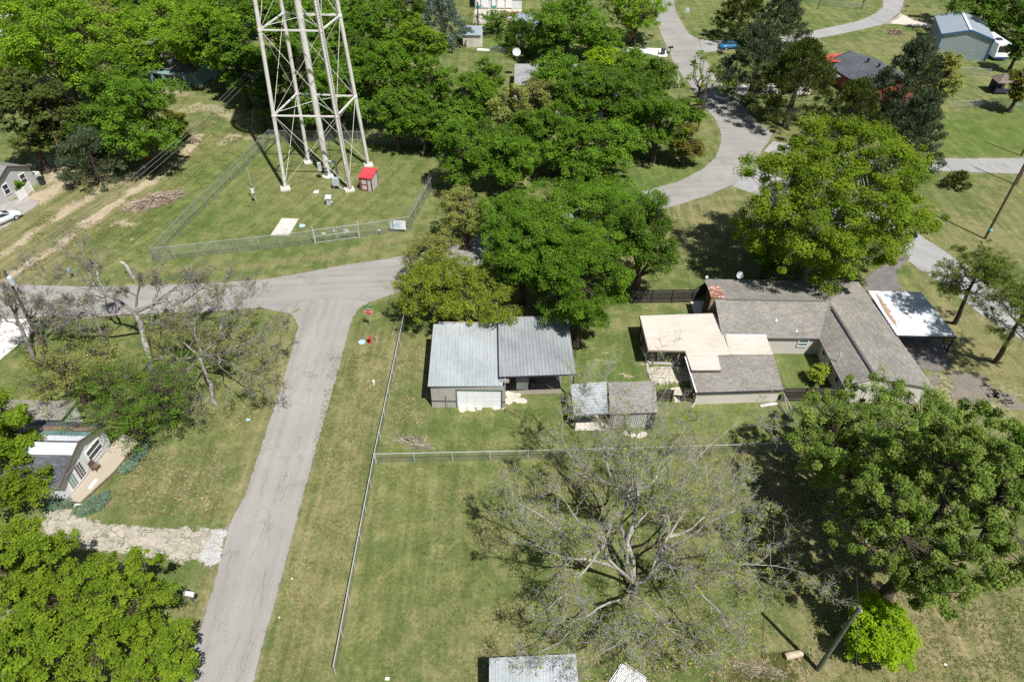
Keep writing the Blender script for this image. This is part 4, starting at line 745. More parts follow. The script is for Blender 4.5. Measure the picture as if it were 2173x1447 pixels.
# things standing in the tower enclosure
eb = thing('electrical_cabinet', 'light grey electrical cabinet on legs at the foot of the water tower', 'cabinet', g(715, 402)); q = g(715, 402); MB().box(q[0]-.45, q[0]+.45, q[1]-.15, q[1]+.2, .55, 1.75).build('box', encl, eb); MB().box(q[0]-.4, q[0]+.4, q[1]-.175, q[1]-.15, .62, 1.68).build('door', encl, eb)
for s_ in (-.35, .35): MB().box(q[0]+s_-.04, q[0]+s_+.04, q[1]-.05, q[1]+.05, 0, .55).build('leg', gal, eb)
mb = MB(); mb.tubes([([q+A([.1, .05, .5]), g(735, 405, .1)], [.06, .06]), ([A([CT[0]+.5, CT[1]-.5, .9]), q+A([.2, .2, .9])], [.05, .05])], 6); mb.build('conduit', galp, eb)
mc = thing('meter_cabinet', 'small grey meter cabinet with tilted lid on the enclosure lawn', 'meter cabinet', g(699, 434)); q = g(699, 434); MB().box(q[0]-.3, q[0]+.25, q[1]-.2, q[1]+.2, 0, .75).build('box', encl, mc); MB().slab([(q[0]-.42, q[1]-.3, .95), (q[0]+.4, q[1]-.3, .95), (q[0]+.4, q[1]+.35, 1.25), (q[0]-.42, q[1]+.35, 1.25)], .05).build('lid', galp, mc); MB().lathe(q+A([.33, -.1, 0]), [(.13, .2), (.16, .35), (.13, .55)], 10).build('meter', encl, mc)
mp_ = thing('meter_pole', 'thin weathered service pole with white meter box left of the tower legs', 'pole', g(544, 430)); q = g(544, 430); MB().cyl(q, q+A([-.1, 0, 5.0]), .085, .06).build('shaft', pm('grey_wood', (.40, .38, .35), .9, .2, 5), mp_); MB().box(q[0]-.2, q[0]+.15, q[1]-.28, q[1]-.08, 1.5, 2.2).build('meter_box', white, mp_); MB().lathe(q+A([0, -.18, 0]), [(.09, 2.25), (.1, 2.4), (.07, 2.5)], 8).build('meter', glass, mp_)
struct(MB().slab(gs([(598, 463), (634, 464), (613, 499), (574, 499)], .1), .1), 'concrete_slab', conc)
struct(MB().slab(gs([(668, 404), (677, 404), (675, 410), (664, 409)], .08), .08), 'concrete_pad', whitec)
single(MB().slab(gs([(636, 475), (648, 476), (646, 482), (635, 482)], .06), .06), 'vault_lid', pm('pale_blue_plastic', (.40, .55, .66), .5, .05, 3), 'pale blue vault lid in the grass beside the concrete slab', 'lid', g(641, 479))
# ------------------------------------------------------------------ chain-link fences
def chain_fence(name, label, px, h, sp, wire, post, group=None, rail=True, arms=False, mid=False, rr=.03, cat='chain-link fence', skip=()):
    P = gs(px); root = thing(name, label, cat, P[0], group); mesh_ = MB(); rl = MB(); k = 0; uo = 0
    for s_, (p, q) in enumerate(zip(P[:-1], P[1:])):
        L = np.linalg.norm(q-p); d = (q-p)/L; n = max(1, round(L/sp)); nn = A([-d[1], d[0], 0])
        if s_ in skip:
            if rl.n: rl.build('rail', post, root); rl = MB()
            continue
        mesh_.add([p+z(.03), q+z(.03), q+z(h), p+z(h)], [[0, 1, 2, 3]], [(uo, 0), (uo+L, 0), (uo+L, h), (uo, h)]); uo += L
        if rail: rl.cyl(p+z(h), q+z(h), rr, n=6)
        if mid: rl.cyl(p+z(h*.5), q+z(h*.5), .022, n=5)
        if arms:
            for o in (.12, .24, .36): rl.cyl(p+z(h+o)+nn*o*.6, q+z(h+o)+nn*o*.6, .008, n=3)
        for i in range(n+(1 if s_ == len(P)-2 or s_+1 in skip else 0)):
            b = p+d*L*i/n; mb = MB().cyl(b, b+z(h+.06), rr*1.25, n=8)
            if arms: mb.bar(b+z(h), b+z(h+.38)+nn*.24, .03, .03)
            mb.build('post', post, root)
    mesh_.build('wire_mesh', wire, root)
    if rl.n: rl.build('rail', post, root)
    return root
fl = chain_fence('chain_link_fence', 'waist-high pale chain-link fence along the verge of the lane', [(713, 1430), (797, 982), (835, 800), (862, 672)], 1.2, 2.5, cl_pale, galp, rr=.034)
chain_fence('chain_link_fence', 'low chain-link fence crossing the yard behind the big bare tree', [(799, 982), (1120, 975), (1440, 966), (1712, 957)], 1.2, 3.0, cl_pale, galp, rr=.03)
TF = [(328, 556), (669, 516)]
chain_fence('chain_link_fence', 'front run of the tall tower enclosure fence facing the road', [(328, 556), (640, 521), (669, 517), (763, 505), (871, 487)], 1.85, 2.45, cl_grey, gal, skip=(2,), arms=False, mid=False)
chain_fence('chain_link_fence', 'left run of the tall tower enclosure fence with barbed wire arms', [(575, 302), (493, 385), (399, 478), (328, 556)], 1.85, 2.45, cl_grey, gal, arms=True)
chain_fence('chain_link_fence', 'right run of the tall tower enclosure fence ending under the trees', [(871, 487), (934, 372), (962, 312)], 1.85, 2.45, cl_grey, gal, arms=True)
chain_fence('chain_link_fence', 'back run of the tall tower enclosure fence in tree shade', [(575, 302), (760, 304), (962, 312)], 1.85, 2.6, cl_grey, gal)
def gate(name, label, a, b, h, wire, m_, group=None, mid=True):
    p, q = g(*a), g(*b); root = thing(name, label, 'gate', p, group); fr = MB(); L = np.linalg.norm(q-p); d = (q-p)/L; p = p+d*.1; q = q-d*.06
    for s_, e_ in ((p+z(.1), q+z(.1)), (p+z(h), q+z(h)), (p+z(.1), p+z(h)), (q+z(.1), q+z(h))): fr.cyl(s_, e_, .03, n=6)
    if mid: fr.cyl(p+z(h*.52), q+z(h*.52), .025, n=6)
    fr.build('frame', m_, root); MB().add([p+z(.1), q+z(.1), q+z(h), p+z(h)], [[0, 1, 2, 3]], [(0, 0), (L, 0), (L, h), (0, h)]).build('wire_mesh', wire, root); return root, p, d
gt1, gp1, gd1 = gate('enclosure_gate', 'left leaf of the galvanised double gate into the tower enclosure', (669, 517), (716, 511), 1.9, cl_grey, galp, 'double gate leaves'); gt2, gp2, gd2 = gate('enclosure_gate', 'right leaf of the galvanised double gate into the tower enclosure', (716, 511), (763, 505), 1.9, cl_grey, galp, 'double gate leaves')
for k, (px, py) in enumerate(((669, 517), (763, 505))): q = g(px, py); single(MB().cyl(q, q+z(2.35), .07, n=10), 'gate_post', galp, f'stout galvanised gate post at the {["left", "right"][k]} side of the tower double gate', 'gate post', q, 'tower gate posts')
def plate(name, label, a, z_, w_, h_, mat, cat='sign'):
    q = g(*a); root = thing(name, label, cat, q+z(z_-h_/2)); MB().obox(q+z(z_)+A([0, -.06, 0]), (1, -.02, 0), (.02, 1, 0), Z3, w_, .02, h_).build('panel', mat, root); return root, q+z(z_)+A([0, -.075, 0])
sg, c = plate('notice_sign', 'small white notice sign with a dark line on the left gate leaf', (690, 514), 1.25, .5, .32, white); MB().obox(c+z(-.08), (1, 0, 0), (0, 1, 0), Z3, .34, .008, .06).build('print', black, sg)
sg, c = plate('notice_sign', 'larger grey-white notice sign on the right gate leaf', (737, 508), 1.25, .66, .5, pm('grey_white_sign', (.58, .60, .62), .5, .08, 5)); mb = MB(); [mb.obox(c+z(.14-.09*k), (1, 0, 0), (0, 1, 0), Z3, .5, .008, .03) for k in range(4)]; mb.build('print', encl, sg)
sg, c = plate('notice_sign', 'small pale blue notice sign on the gate between the two leaves', (713, 511), 1.45, .3, .32, _M['pale_blue_plastic']); MB().obox(c, (1, 0, 0), (0, 1, 0), Z3, .2, .008, .05).build('print', white, sg)
sg, c = plate('notice_sign', 'small pale blue notice sign on the fence between gate and board', (806, 499), .75, .4, .26, _M['pale_blue_plastic']); MB().obox(c, (1, 0, 0), (0, 1, 0), Z3, .28, .008, .05).build('print', white, sg)
sg, c = plate('board_sign', 'large white board sign with a blue ring emblem hung on the enclosure fence', (846, 492), 1.0, 1.95, 1.25, pm('sign_white', (.84, .87, .89), .45, .05, 3))
blu = pm('sign_blue', (.26, .44, .66), .5, .1, 5); pal = pm('sign_pale_blue', (.45, .60, .74), .5, .1, 5); mb = MB(); n = 28; a = np.arange(n)*2*math.pi/n
def ell(rx, rz, cx=0, cz=0): return np.stack([c[0]+cx+rx*np.cos(a), np.full(n, c[1]-.006), c[2]+cz+rz*np.sin(a)], 1)
V = np.concatenate([ell(.62, .36, .18), ell(.5, .27, .18)]); i = np.arange(n); mb.add(V, [np.stack([i, (i+1) % n, (i+1) % n+n, i+n], 1)]); mb.build('emblem', blu, sg)
mb = MB(); mb.add(ell(.26, .16, .05, .02), [list(range(n))]); mb.obox(c+A([.22, -.006, -.05]), (1, 0, .5), (0, 1, 0), Z3, .5, .004, .06); mb.build('emblem_centre', pal, sg)
mb = MB()
for k in range(9): mb.obox(c+A([-.75+k*.13, -.004, .5]), (1, 0, 0), (0, 1, 0), Z3, .08, .006, .1)
mb.obox(c+A([-.1, -.004, -.52]), (1, 0, 0), (0, 1, 0), Z3, 1.5, .006, .07); mb.build('print', pal, sg)
# ------------------------------------------------------------------ wooden fences, small gates by the house
def picket(name, label, a, b, h, mat, wd=.14, back=True, cat='fence'):
    p, q = g(*a), g(*b); L = np.linalg.norm(q-p); d = (q-p)/L; nn = A([-d[1], d[0], 0]); root = thing(name, label, cat, p); mb = MB(); n = int(L/wd)
    for i in range(n): mb.obox(p+d*(i+.5)*L/n+z(h/2+rng.normal(0, .015)), d, nn, Z3, wd*.9, .02, h)
    mb.build('board', mat, root)
    s_ = -1 if back else 1
    for zz_ in (.3, h-.3): MB().bar(p+z(zz_)+nn*.05*s_, q+z(zz_)+nn*.05*s_, .05, .09).build('rail', pm('fence_rail', (.12, .105, .09), .85, .2, 5), root)
    k = max(1, round(L/2.3))
    for i in range(k+1): b_ = p+d*L*i/k+nn*.07*s_; MB().box(b_[0]-.05, b_[0]+.05, b_[1]-.05, b_[1]+.05, 0, h+.05).build('post', mat, root)
    return root
picket('board_fence', 'dark board fence running west from the stone chimney corner', (1338, 643), (1468, 641), 1.75, wood_d)
picket('board_fence', 'short dark board fence closing the courtyard in front of the house', (1657, 851), (1795, 849), 1.7, wood_d)
picket('board_fence', 'short dark return fence between the chimney and the back board fence', (1468, 641), (1497, 622), 1.75, wood_d)
picket('board_fence', 'tiny dark board fence section between the shed and the paved patio', (1391, 850), (1424, 851), 1.5, wood_d)
picket('board_gate', 'dark wooden gate at the corner of the patio room', (1446, 851), (1478, 853), 1.7, wood_d, cat='gate')
q = g(1668, 880); wg2 = thing('wire_gate', 'small leaning chain-link gate left open beside the courtyard fence', 'gate', g(1660, 862)); p0, p1 = g(1655, 855), g(1676, 893); mb = MB()
for a_, b_ in ((p0+z(.1), p1+z(.1)), (p0+z(1.35), p1+z(1.2)), (p0+z(.1), p0+z(1.35)), (p1+z(.1), p1+z(1.2)), (p0+z(1.35), p1+z(.1))): mb.cyl(a_, b_, .03, n=6)
mb.build('frame', galp, wg2); MB().add([p0+z(.1), p1+z(.1), p1+z(1.2), p0+z(1.35)], [[0, 1, 2, 3]], [(0, 0), (2, 0), (2, 1.2), (0, 1.2)]).build('wire_mesh', cl_pale, wg2)
single(MB().slab(gs([(1612, 858), (1650, 853), (1652, 857), (1615, 863)], .12), .08), 'stone_step', whitec, 'long pale concrete step at the corner of the patio room', 'step', g(1632, 858))
# far fences
chain_fence('chain_link_fence', 'chain-link fence behind the blue workshop lawn', [(2030, 158), (2098, 163)], 1.3, 3, cl_grey, galp)
chain_fence('chain_link_fence', 'chain-link fence in the shade below the playhouse', [(2018, 232), (2100, 228), (2190, 230)], 1.3, 3, cl_grey, galp)
chain_fence('chain_link_fence', 'low wire fence across the lawn beside the garden shed', [(1038, 113), (1080, 114)], 1.1, 3, cl_grey, gal)
chain_fence('chain_link_fence', 'dark low fence along the edge of the concrete yard', [(1004, 50), (1096, 51)], 1.1, 3, cl_grey, gal)
chain_fence('chain_link_fence', 'distant field fence at the top edge behind the conifers', [(1700, 2), (1760, 15), (1840, 22)], 1.2, 3.5, cl_grey, gal)
# ------------------------------------------------------------------ utility poles and wires
brown = pm('brown_pole_wood', (.13, .085, .055), .9, .25, 3); green = pm('treated_pole_wood', (.115, .125, .095), .85, .3, 4, (.22, .20, .16), .4); insul = pm('insulator_grey', (.35, .37, .40), .4, .1, 5)
def pole(name, label, b, h, r=.15, lean=(0, 0), mat=None, arm=None, tr=None, group=None):
    p = g(*b); root = thing(name, label, 'utility pole', p, group); t_ = p+A([lean[0], lean[1], h]); MB().cyl(p-z(.1), t_, r, r*.68, 12).build('shaft', mat or brown, root)
    if arm is not None:
        d = A([math.cos(arm), math.sin(arm), 0]); MB().bar(t_-z(.5)-d*1.25, t_-z(.5)+d*1.25, .11, .13).build('crossarm', mat or brown, root)
        for s_ in (-1.1, -.45, .45, 1.1): MB().lathe(t_-z(.43)+d*s_, [(.03, 0), (.06, .08), (.05, .2), (.02, .24)], 8).build('insulator', insul, root)
        for s_ in (-1, 1): MB().bar(t_-z(.56)+d*s_*.75, t_-z(1.2), .03, .05).build('brace', gal, root)
    if tr is not None:
        c = p+(t_-p)*.9+A([*tr, 0]); MB().lathe(c, [(.2, -.45), (.24, -.4), (.24, .38), (.18, .45)], 14).build('transformer', pm('transformer_grey', (.50, .55, .60), .45, .08, 3), root); MB().bar(c, p+(t_-p)*.9, .08, .1).build('bracket', gal, root)
    return root, t_
np_, NT_ = pole('utility_pole', 'weathered grey-green utility pole beside the bright lime shrub at bottom right', (1735, 1420), 8.45, .17, mat=green)
MB().lathe(NT_+A([.14, -.1, -.35]), [(.05, -.15), (.08, -.1), (.08, .12), (.03, .18)], 8).build('insulator', insul, np_)
pa, PA = pole('utility_pole', 'dark utility pole with crossarm standing behind the left tower leg', (565, 276), 9.0, .16, arm=.15, mat=pm('dark_pole_wood', (.05, .045, .042), .9, .25, 4))
pl, PL = pole('utility_pole', 'brown utility pole with grey transformer among the bare trees at far left', (98, 750), 10.0, .17, lean=(.3, .2), tr=(.35, -.2)); MB().bar(PL-z(.3), PL+A([.9, .3, -.2]), .05, .07).build('steel_arm', insul, pl)
p3, P3 = pole('utility_pole', 'thin reddish brown utility pole beside the dark blue-green cedar', (157, 386), 6.9, .12, mat=pm('red_brown_pole', (.22, .11, .06), .9, .2, 4))
pb, PB = pole('utility_pole', 'tall dark utility pole passing behind the pine crown at right', (2090, 507), 13.5, .17); q = g(2090, 507); MB().lathe(q+A([.05, -.1, 0]), [(.17, 1.2), (.2, 1.25), (.2, 1.45), (.16, 1.5)], 10).build('marker_band', pm('teal_marker', (.10, .62, .60), .5, .05, 4), pb)
pole('utility_pole', 'dark utility pole beside the cross road near the right edge', (2156, 392), 10.5, .15)
pole('utility_pole', 'utility pole on the far side of the cross road at the right edge', (2167, 331), 10.0, .15)
pt, PT = pole('utility_pole', 'black utility pole in front of the small cream garden shed', (1015, 86), 7.2, .15, mat=black); MB().bar(PT-z(.4)+A([-.2, 0, 0]), PT-z(.9)+A([1.2, 0, 0]), .06, .06).build('lamp_arm', black, pt)
p5, P5 = pole('utility_pole', 'weathered utility pole at the bend beside the brown-leaved shrub', (1480, 280), 8.0, .14)
pole('utility_pole', 'short dark pole on the field at the top edge', (1735, 20), 3.2, .1, mat=black); pole('utility_pole', 'slim dark pole beside the curve of the far road', (1828, 20), 6.0, .12, mat=black)
wire = pm('wire_grey', (.30, .31, .31), .5, .05, 3); wired = pm('wire_dark', (.06, .06, .065), .6, .05, 3)
def cable(label, p, q, sag, r=.018, m_=None, group=None):
    p, q = A(p, float), A(q, float); ts = np.linspace(0, 1, 24); pts = p+(q-p)*ts[:, None]; pts[:, 2] -= sag*4*ts*(1-ts)
    return single(MB().tubes([(pts, [r]*24)], 5), 'power_cable', m_ or wire, label, 'cable', p, group)
dA = A([math.cos(.15), math.sin(.15), 0])
for k, s_ in enumerate((-1.1, -.45, .45)): cable(['outermost left power cable from the crossarm pole down to the transformer pole', 'middle power cable from the crossarm pole down to the transformer pole', 'right power cable from the crossarm pole down to the transformer pole'][k], PA-z(.2)+dA*s_, PL+A([.3*k-.2, 0, -.1-.35*k]), 1.1, .014, group='cables from the crossarm pole')
cable('slack service cable from the near pole to the mast on the ranch house', NT_-z(.15), (31.35, 46.45, 3.3), .9, .016, wired); cable('dark service cable leaving the near pole past the lime shrub', NT_-z(.25), (15.5, 6.0, 8.2), .5, .02, wired)
cable('service wire from the thin meter pole up to the crossarm pole', g(544, 430)+z(4.9), PA-z(1), .5, .012, wired)
# ------------------------------------------------------------------ street furniture and small things
q = g(787, 693); st = thing('stop_sign', 'red octagonal stop sign on a post below a green street name blade', 'stop sign', q); MB().box(q[0]-.035, q[0]+.035, q[1]-.03, q[1]+.03, 0, 2.75).build('post', gal, st)
fcn = A([-.1, -1.0, 0]); fcn /= np.linalg.norm(fcn); su = A([-fcn[1], fcn[0], 0]); c = q+z(2.02)+fcn*.05
def octo(r, off): return [c+fcn*off+su*r*math.cos(R(22.5+45*k))+Z3*r*math.sin(R(22.5+45*k)) for k in range(8)]
MB().hexa(octo(.41, 0), octo(.41, .012)).build('border', white, st); pl_ = MB().hexa(octo(.375, .013), octo(.375, .018)).build('plate', pm('sign_red', (.60, .03, .04), .45, .04, 4), st)
def text(body, size, loc, xax, nrm, mat, parent, name):
    cu = bpy.data.curves.new(name, 'FONT'); cu.body = body; cu.size = size; cu.align_x = 'CENTER'; cu.align_y = 'CENTER'; cu.extrude = .002; ob = bpy.data.objects.new('tmp', cu); COL.objects.link(ob)
    me = bpy.data.meshes.new_from_object(ob.evaluated_get(bpy.context.evaluated_depsgraph_get())); bpy.data.objects.remove(ob)
    xax = A(xax); nrm = A(nrm); up = np.cross(nrm, xax); root = parent
    while root.parent: root = root.parent
    M_ = Matrix((xax, up, nrm)).transposed().to_4x4(); M_.translation = A(loc)-ORG[root.name]; me.transform(M_); me.materials.append(mat); me.name = name; o = bpy.data.objects.new(name, me); COL.objects.link(o); o.parent = parent; return o
text('STOP', .3, c+fcn*.022, su, fcn, white, pl_, 'lettering')
gsn = pm('sign_green', (.02, .26, .12), .5, .05, 4); MB().obox(q+z(2.68), su, fcn, Z3, .85, .01, .17).build('street_blade', gsn, st); MB().obox(q+z(2.87), fcn, su, Z3, .75, .01, .17).build('street_blade', gsn, st)
q = g(785, 727); fh = thing('fire_hydrant', 'red fire hydrant on the verge below the stop sign', 'fire hydrant', q); rd = pm('hydrant_red', (.55, .035, .03), .45, .08, 4); MB().lathe(q, [(.2, 0), (.2, .06), (.13, .08), (.13, .52), (.18, .55), (.17, .62), (.1, .74), (.04, .78), (.03, .83)], 14).build('body', rd, fh, True)
MB().cyl(q+A([-.26, 0, .42]), q+A([.26, 0, .42]), .07, n=10).build('hose_cap', rd, fh); MB().cyl(q+A([0, -.25, .38]), q+A([0, 0, .38]), .09, n=10).build('pumper_cap', black, fh)
single(MB().lathe(g(768, 726), [(.36, .0), (.36, .05), (.3, .06)], 18), 'manhole_cover', _M['pale_blue_plastic'], 'round pale blue-white manhole lid beside the red hydrant', 'manhole lid', g(768, 726))
q = g(799, 724); mk = thing('marker_post', 'thin grey marker post with red tip right of the hydrant', 'marker post', q); MB().box(q[0]-.04, q[0]+.04, q[1]-.03, q[1]+.03, 0, .75).build('shaft', galp, mk); MB().box(q[0]-.045, q[0]+.045, q[1]-.035, q[1]+.035, .75, .95).build('cap', rd, mk)
q = g(793, 816); vp = thing('vent_stub', 'short white pipe stub on the verge below the hydrant', 'pipe stub', q); MB().cyl(q, q+A([.03, 0, .42]), .11).build('pipe', white, vp); MB().lathe(q+A([.03, 0, .42]), [(.13, 0), (.13, .08), (.08, .12)], 12).build('cap', white, vp)
def mailbox(label, b, h, body, post, yaw=0.0, sc=1.0, group=None):
    q = g(*b); root = thing('mailbox', label, 'mailbox', q, group); d = A([math.cos(yaw), math.sin(yaw), 0]); s_ = A([-d[1], d[0], 0]); MB().obox(q+z(h/2), d, s_, Z3, .1, .1, h).build('post', post, root)
    mb = MB(); ring = [(-.13, 0), (.13, 0), (.13, .13), (.09, .21), (0, .25), (-.09, .21), (-.13, .13)]; mb.hexa([q+z(h)+(s_*x+Z3*y)*sc-d*.3*sc for x, y in ring], [q+z(h)+(s_*x+Z3*y)*sc+d*.35*sc for x, y in ring]); b_ = mb.build('box', body, root)
    mb = MB(); mb.hexa([q+z(h)+(s_*x+Z3*y)*sc+d*.352*sc for x, y in ring], [q+z(h)+(s_*x+Z3*y)*sc+d*.37*sc for x, y in ring]); mb.build('door', post, b_); return root
mailbox('white roadside mailbox on a dark post at the left of the lane', (411, 1277), 1.05, white, pm('mailbox_post', (.13, .10, .08), .85, .2, 5), -.2, 1.25)
mailbox('small blue-grey mailbox on a pale post north of the road at left', (155, 592), 1.1, pm('mailbox_blue', (.20, .30, .38), .5, .1, 4), tr_grey, -1.2, 1.2)
mailbox('black mailbox on the lawn beside the far road junction', (1493, 78), 1.0, black, black, 2.8, 1.4); mailbox('black mailbox at the end of the white concrete driveway', (1421, 114), 1.0, black, black, .3, 1.4)
mailbox('brown mailbox beside the pinkish driveway by the far road', (1921, 26), 1.1, brown, brown, 2.8, 1.5)
single(MB().box(*[v for k, v in enumerate((g(1406, 116)[0]-.35, g(1406, 116)[0]+.35, g(1406, 116)[1]-.35, g(1406, 116)[1]+.35))], 0, 1.05).slab([(g(1406, 116)[0]+a*.4, g(1406, 116)[1]+b*.4, 1.13) for a, b in ((-1, -1), (1, -1), (1, 1), (-1, 1))], .07), 'rubbish_bin', pm('bin_blue', (.06, .08, .12), .6, .1, 4), 'dark blue rubbish bin standing on the white concrete driveway', 'bin', g(1406, 116))
q = g(1456, 42); ss = thing('street_sign', 'small pale sign on a post on the lawn by the far road', 'sign', q); MB().cyl(q, q+z(2.2), .04, n=6).build('post', gal, ss); MB().obox(q+z(1.9), (1, 0, 0), (0, 1, 0), Z3, .75, .03, .9).build('panel', pm('pale_sign', (.55, .66, .68), .5, .05, 3), ss)
q = g(1372, 117); s2 = thing('street_sign', 'thin post with a green street blade by the white driveway', 'sign', q); MB().cyl(q, q+z(2.5), .04, n=6).build('post', gal, s2); MB().obox(q+z(2.4), (1, 0, 0), (0, 1, 0), Z3, .9, .03, .22).build('blade', pm('faded_green', (.2, .38, .34), .5, .05, 3), s2)
for k, (a, b, hh, m_) in enumerate([((1394, 128), 'dark wooden stake on the lawn below the white driveway', 1.7, brown), ((1397, 133), 'short white marker stake on the lawn below the white driveway', 1.2, white), ((1472, 333), 'pale marker stake on the verge by the road bend', 1.3, pm('pale_stake', (.62, .58, .5), .8, .1, 3))]): q = g(*a); single(MB().bar(q, q+A([.08, 0, hh]), .13, .13), 'stake', m_, b, 'stake', q)
q = g(284, 590); sp_ = thing('tree_stump', 'tall pale broken stump standing north of the road at left', 'stump', q); bk_ = pm('bleached_wood', (.50, .47, .42), .9, .25, 5, (.3, .27, .23), .5); MB().tubes([([q, q+A([-.12, 0, .7]), q+A([-.3, .1, 1.5]), q+A([-.5, .1, 2.0])], [.24, .2, .17, .1])], 8).build('trunk', bk_, sp_); MB().tubes([([q+A([-.4, .1, 1.85]), q+A([-.75, .1, 2.15]), q+A([-.95, .1, 2.05])], [.13, .12, .05])], 6).build('broken_branch', bk_, sp_)
q = g(315, 347); single(MB().lathe(q, [(.29, 0), (.29, .28), (.31, .3), (.29, .32), (.29, .6), (.31, .62), (.29, .64), (.29, .9)], 14), 'burn_barrel', pm('rusty_barrel', (.26, .10, .045), .85, .25, 5), 'rusty burn barrel at the edge of the trees by the dirt track', 'barrel', q)
# fallen log, lattice, brush
q = g(1682, 1392); d = A([.95, .22, 0]); d /= np.linalg.norm(d); lg = thing('log', 'thick pale cut log lying on the grass near the leaning pole shadow', 'log', q); MB().tubes([([q-d*.62+z(.24), q-d*.3+z(.26), q+d*.2+z(.25), q+d*.62+z(.24)], [.23, .25, .235, .22])], 12).build('bark', pm('pale_log', (.50, .41, .29), .9, .3, 6, (.24, .19, .14), .5), lg); mb = MB(); mb.cyl(q-d*.63+z(.24), q-d*.62+z(.24), .225, n=12); mb.cyl(q+d*.62+z(.24), q+d*.63+z(.24), .215, n=12); mb.build('cut_end', pm('cut_wood', (.36, .27, .18), .9, .3, 8), lg)
la = thing('lattice_panel', 'white diamond lattice panel lying in leaf litter at the bottom edge', 'lattice', g(1330, 1440)); pts = gs([(1297, 1428), (1312, 1418), (1365, 1440), (1372, 1475), (1318, 1475)], .12); mb = MB(); o = pts[0]; ax = A([.8, -.6, 0]); ay = A([.6, .8, 0]); cen = pts.mean(0)
for k in range(-9, 10):
    for d_, n_2 in ((ax, ay), (ay, ax)): mb.obox(cen+n_2*k*.11+z(.02 if d_ is ax else 0), d_, n_2, Z3, 1.7, .045, .012)
mb.build('slats', white, la); mb = MB(); [mb.obox(cen+s_*d_*.87+z(.01), e_, d_, Z3, 1.8, .07, .05) for s_ in (-1, 1) for d_, e_ in ((ax, ay), (ay, ax))]; mb.build('frame', white, la)
def brush(name, label, px, wx, wy, hh, n, mats, L=(.8, 2.2), r=.03, yaw=0.0, cat='brush pile', leafy=None):
    q = g(*px); root = thing(name, label, cat, q); r_ = np.random.default_rng(int(px[0])); ca, sa = math.cos(yaw), math.sin(yaw)
    for k, m_ in enumerate(mats):
        ch = []
        for i in range(n//len(mats)):
            a = r_.uniform(0, 2*math.pi); s_ = math.sqrt(r_.random()); x, y = wx*s_*math.cos(a), wy*s_*math.sin(a); zz_ = hh*(1-s_**2)*r_.random(); th = r_.normal(0, .7); ph = r_.normal(0, .25); l = r_.uniform(*L); rr = r*r_.uniform(.4, 1.4)
            d = A([math.cos(th)*math.cos(ph), math.sin(th)*math.cos(ph), math.sin(ph)]); c = A([x, y, zz_+rr]); p = [c-d*l/2, c+r_.normal(0, .08, 3), c+d*l/2]; p = [A([v[0]*ca-v[1]*sa, v[0]*sa+v[1]*ca, max(.02, v[2])])+q for v in p]; ch.append((p, [rr, rr*.9, rr*.4]))
        MB().tubes(ch, 4).build('branches', m_, root)
    return root
tw1 = pm('red_brown_twig', (.26, .16, .095), .9, .3, 4); tw2 = pm('grey_twig', (.30, .255, .21), .9, .3, 4); tw3 = pm('pale_twig', (.52, .43, .32), .9, .25, 4)
brush('brush_pile', 'large brown pile of cut branches on the grass left of the tower fence', (330, 428), 3.6, 1.35, 1.0, 900, (tw1, tw2, tw3), yaw=.62, r=.035)
brush('branch_heap', 'small heap of grey bare branches on the lawn below the garage', (880, 940), 1.5, .5, .3, 80, (tw2, tw2, tw3), (.7, 2.2), .022, -.35, 'branch heap')
brush('brush_pile', 'low tangle of pale dead branches at the bottom right', (1615, 1425), 1.8, .6, .2, 130, (tw3, tw2), (.4, 1.4), .014, -.1)
brush('branch_heap', 'short fallen pale branch on the courtyard lawn by the patio', (1328, 798), .5, .15, .12, 8, (tw3,), (.5, 1.0), .05, -.6, 'branch')
brush('branch_heap', 'brown cut branches on the concrete yard at the top', (1090, 32), 2.0, .9, .6, 90, (tw1,), (1, 2.5), .06, 0, 'branch heap'); brush('branch_heap', 'heap of dry branches on the far lawn by the blue workshop', (1900, 72), 1.5, .9, .8, 120, (tw1, tw2), (1, 2), .05, 0, 'branch heap')
for k, (px, py) in enumerate([(600+0, 0)][:0]): pass
# litter: small pale things seen on the grass
for (px, py, w_, lab, m_) in [(527, 891, .36, 'small blue-white lid in the grass left of the lane', _M['pale_blue_plastic']), (822, 1440, .3, 'pale scrap lying on the lawn at the bottom edge', whitec), (620, 1228, .12, 'tiny white scrap on the lane verge nearer the hydrant', white), (593, 1310, .12, 'tiny white scrap on the lane verge nearer the camera', white), (2006, 1410, .2, 'pale scrap of paper on the dry lawn at bottom right', whitec)]:
    q = g(px, py); single(MB().slab([(q[0]-w_/2, q[1]-w_/3, .05), (q[0]+w_/2, q[1]-w_/3, .06), (q[0]+w_/2, q[1]+w_/3, .05), (q[0]-w_/2, q[1]+w_/3, .07)], .04), 'scrap' if w_ < .35 else 'ground_lid', m_, lab, 'scrap' if w_ < .35 else 'lid', q)
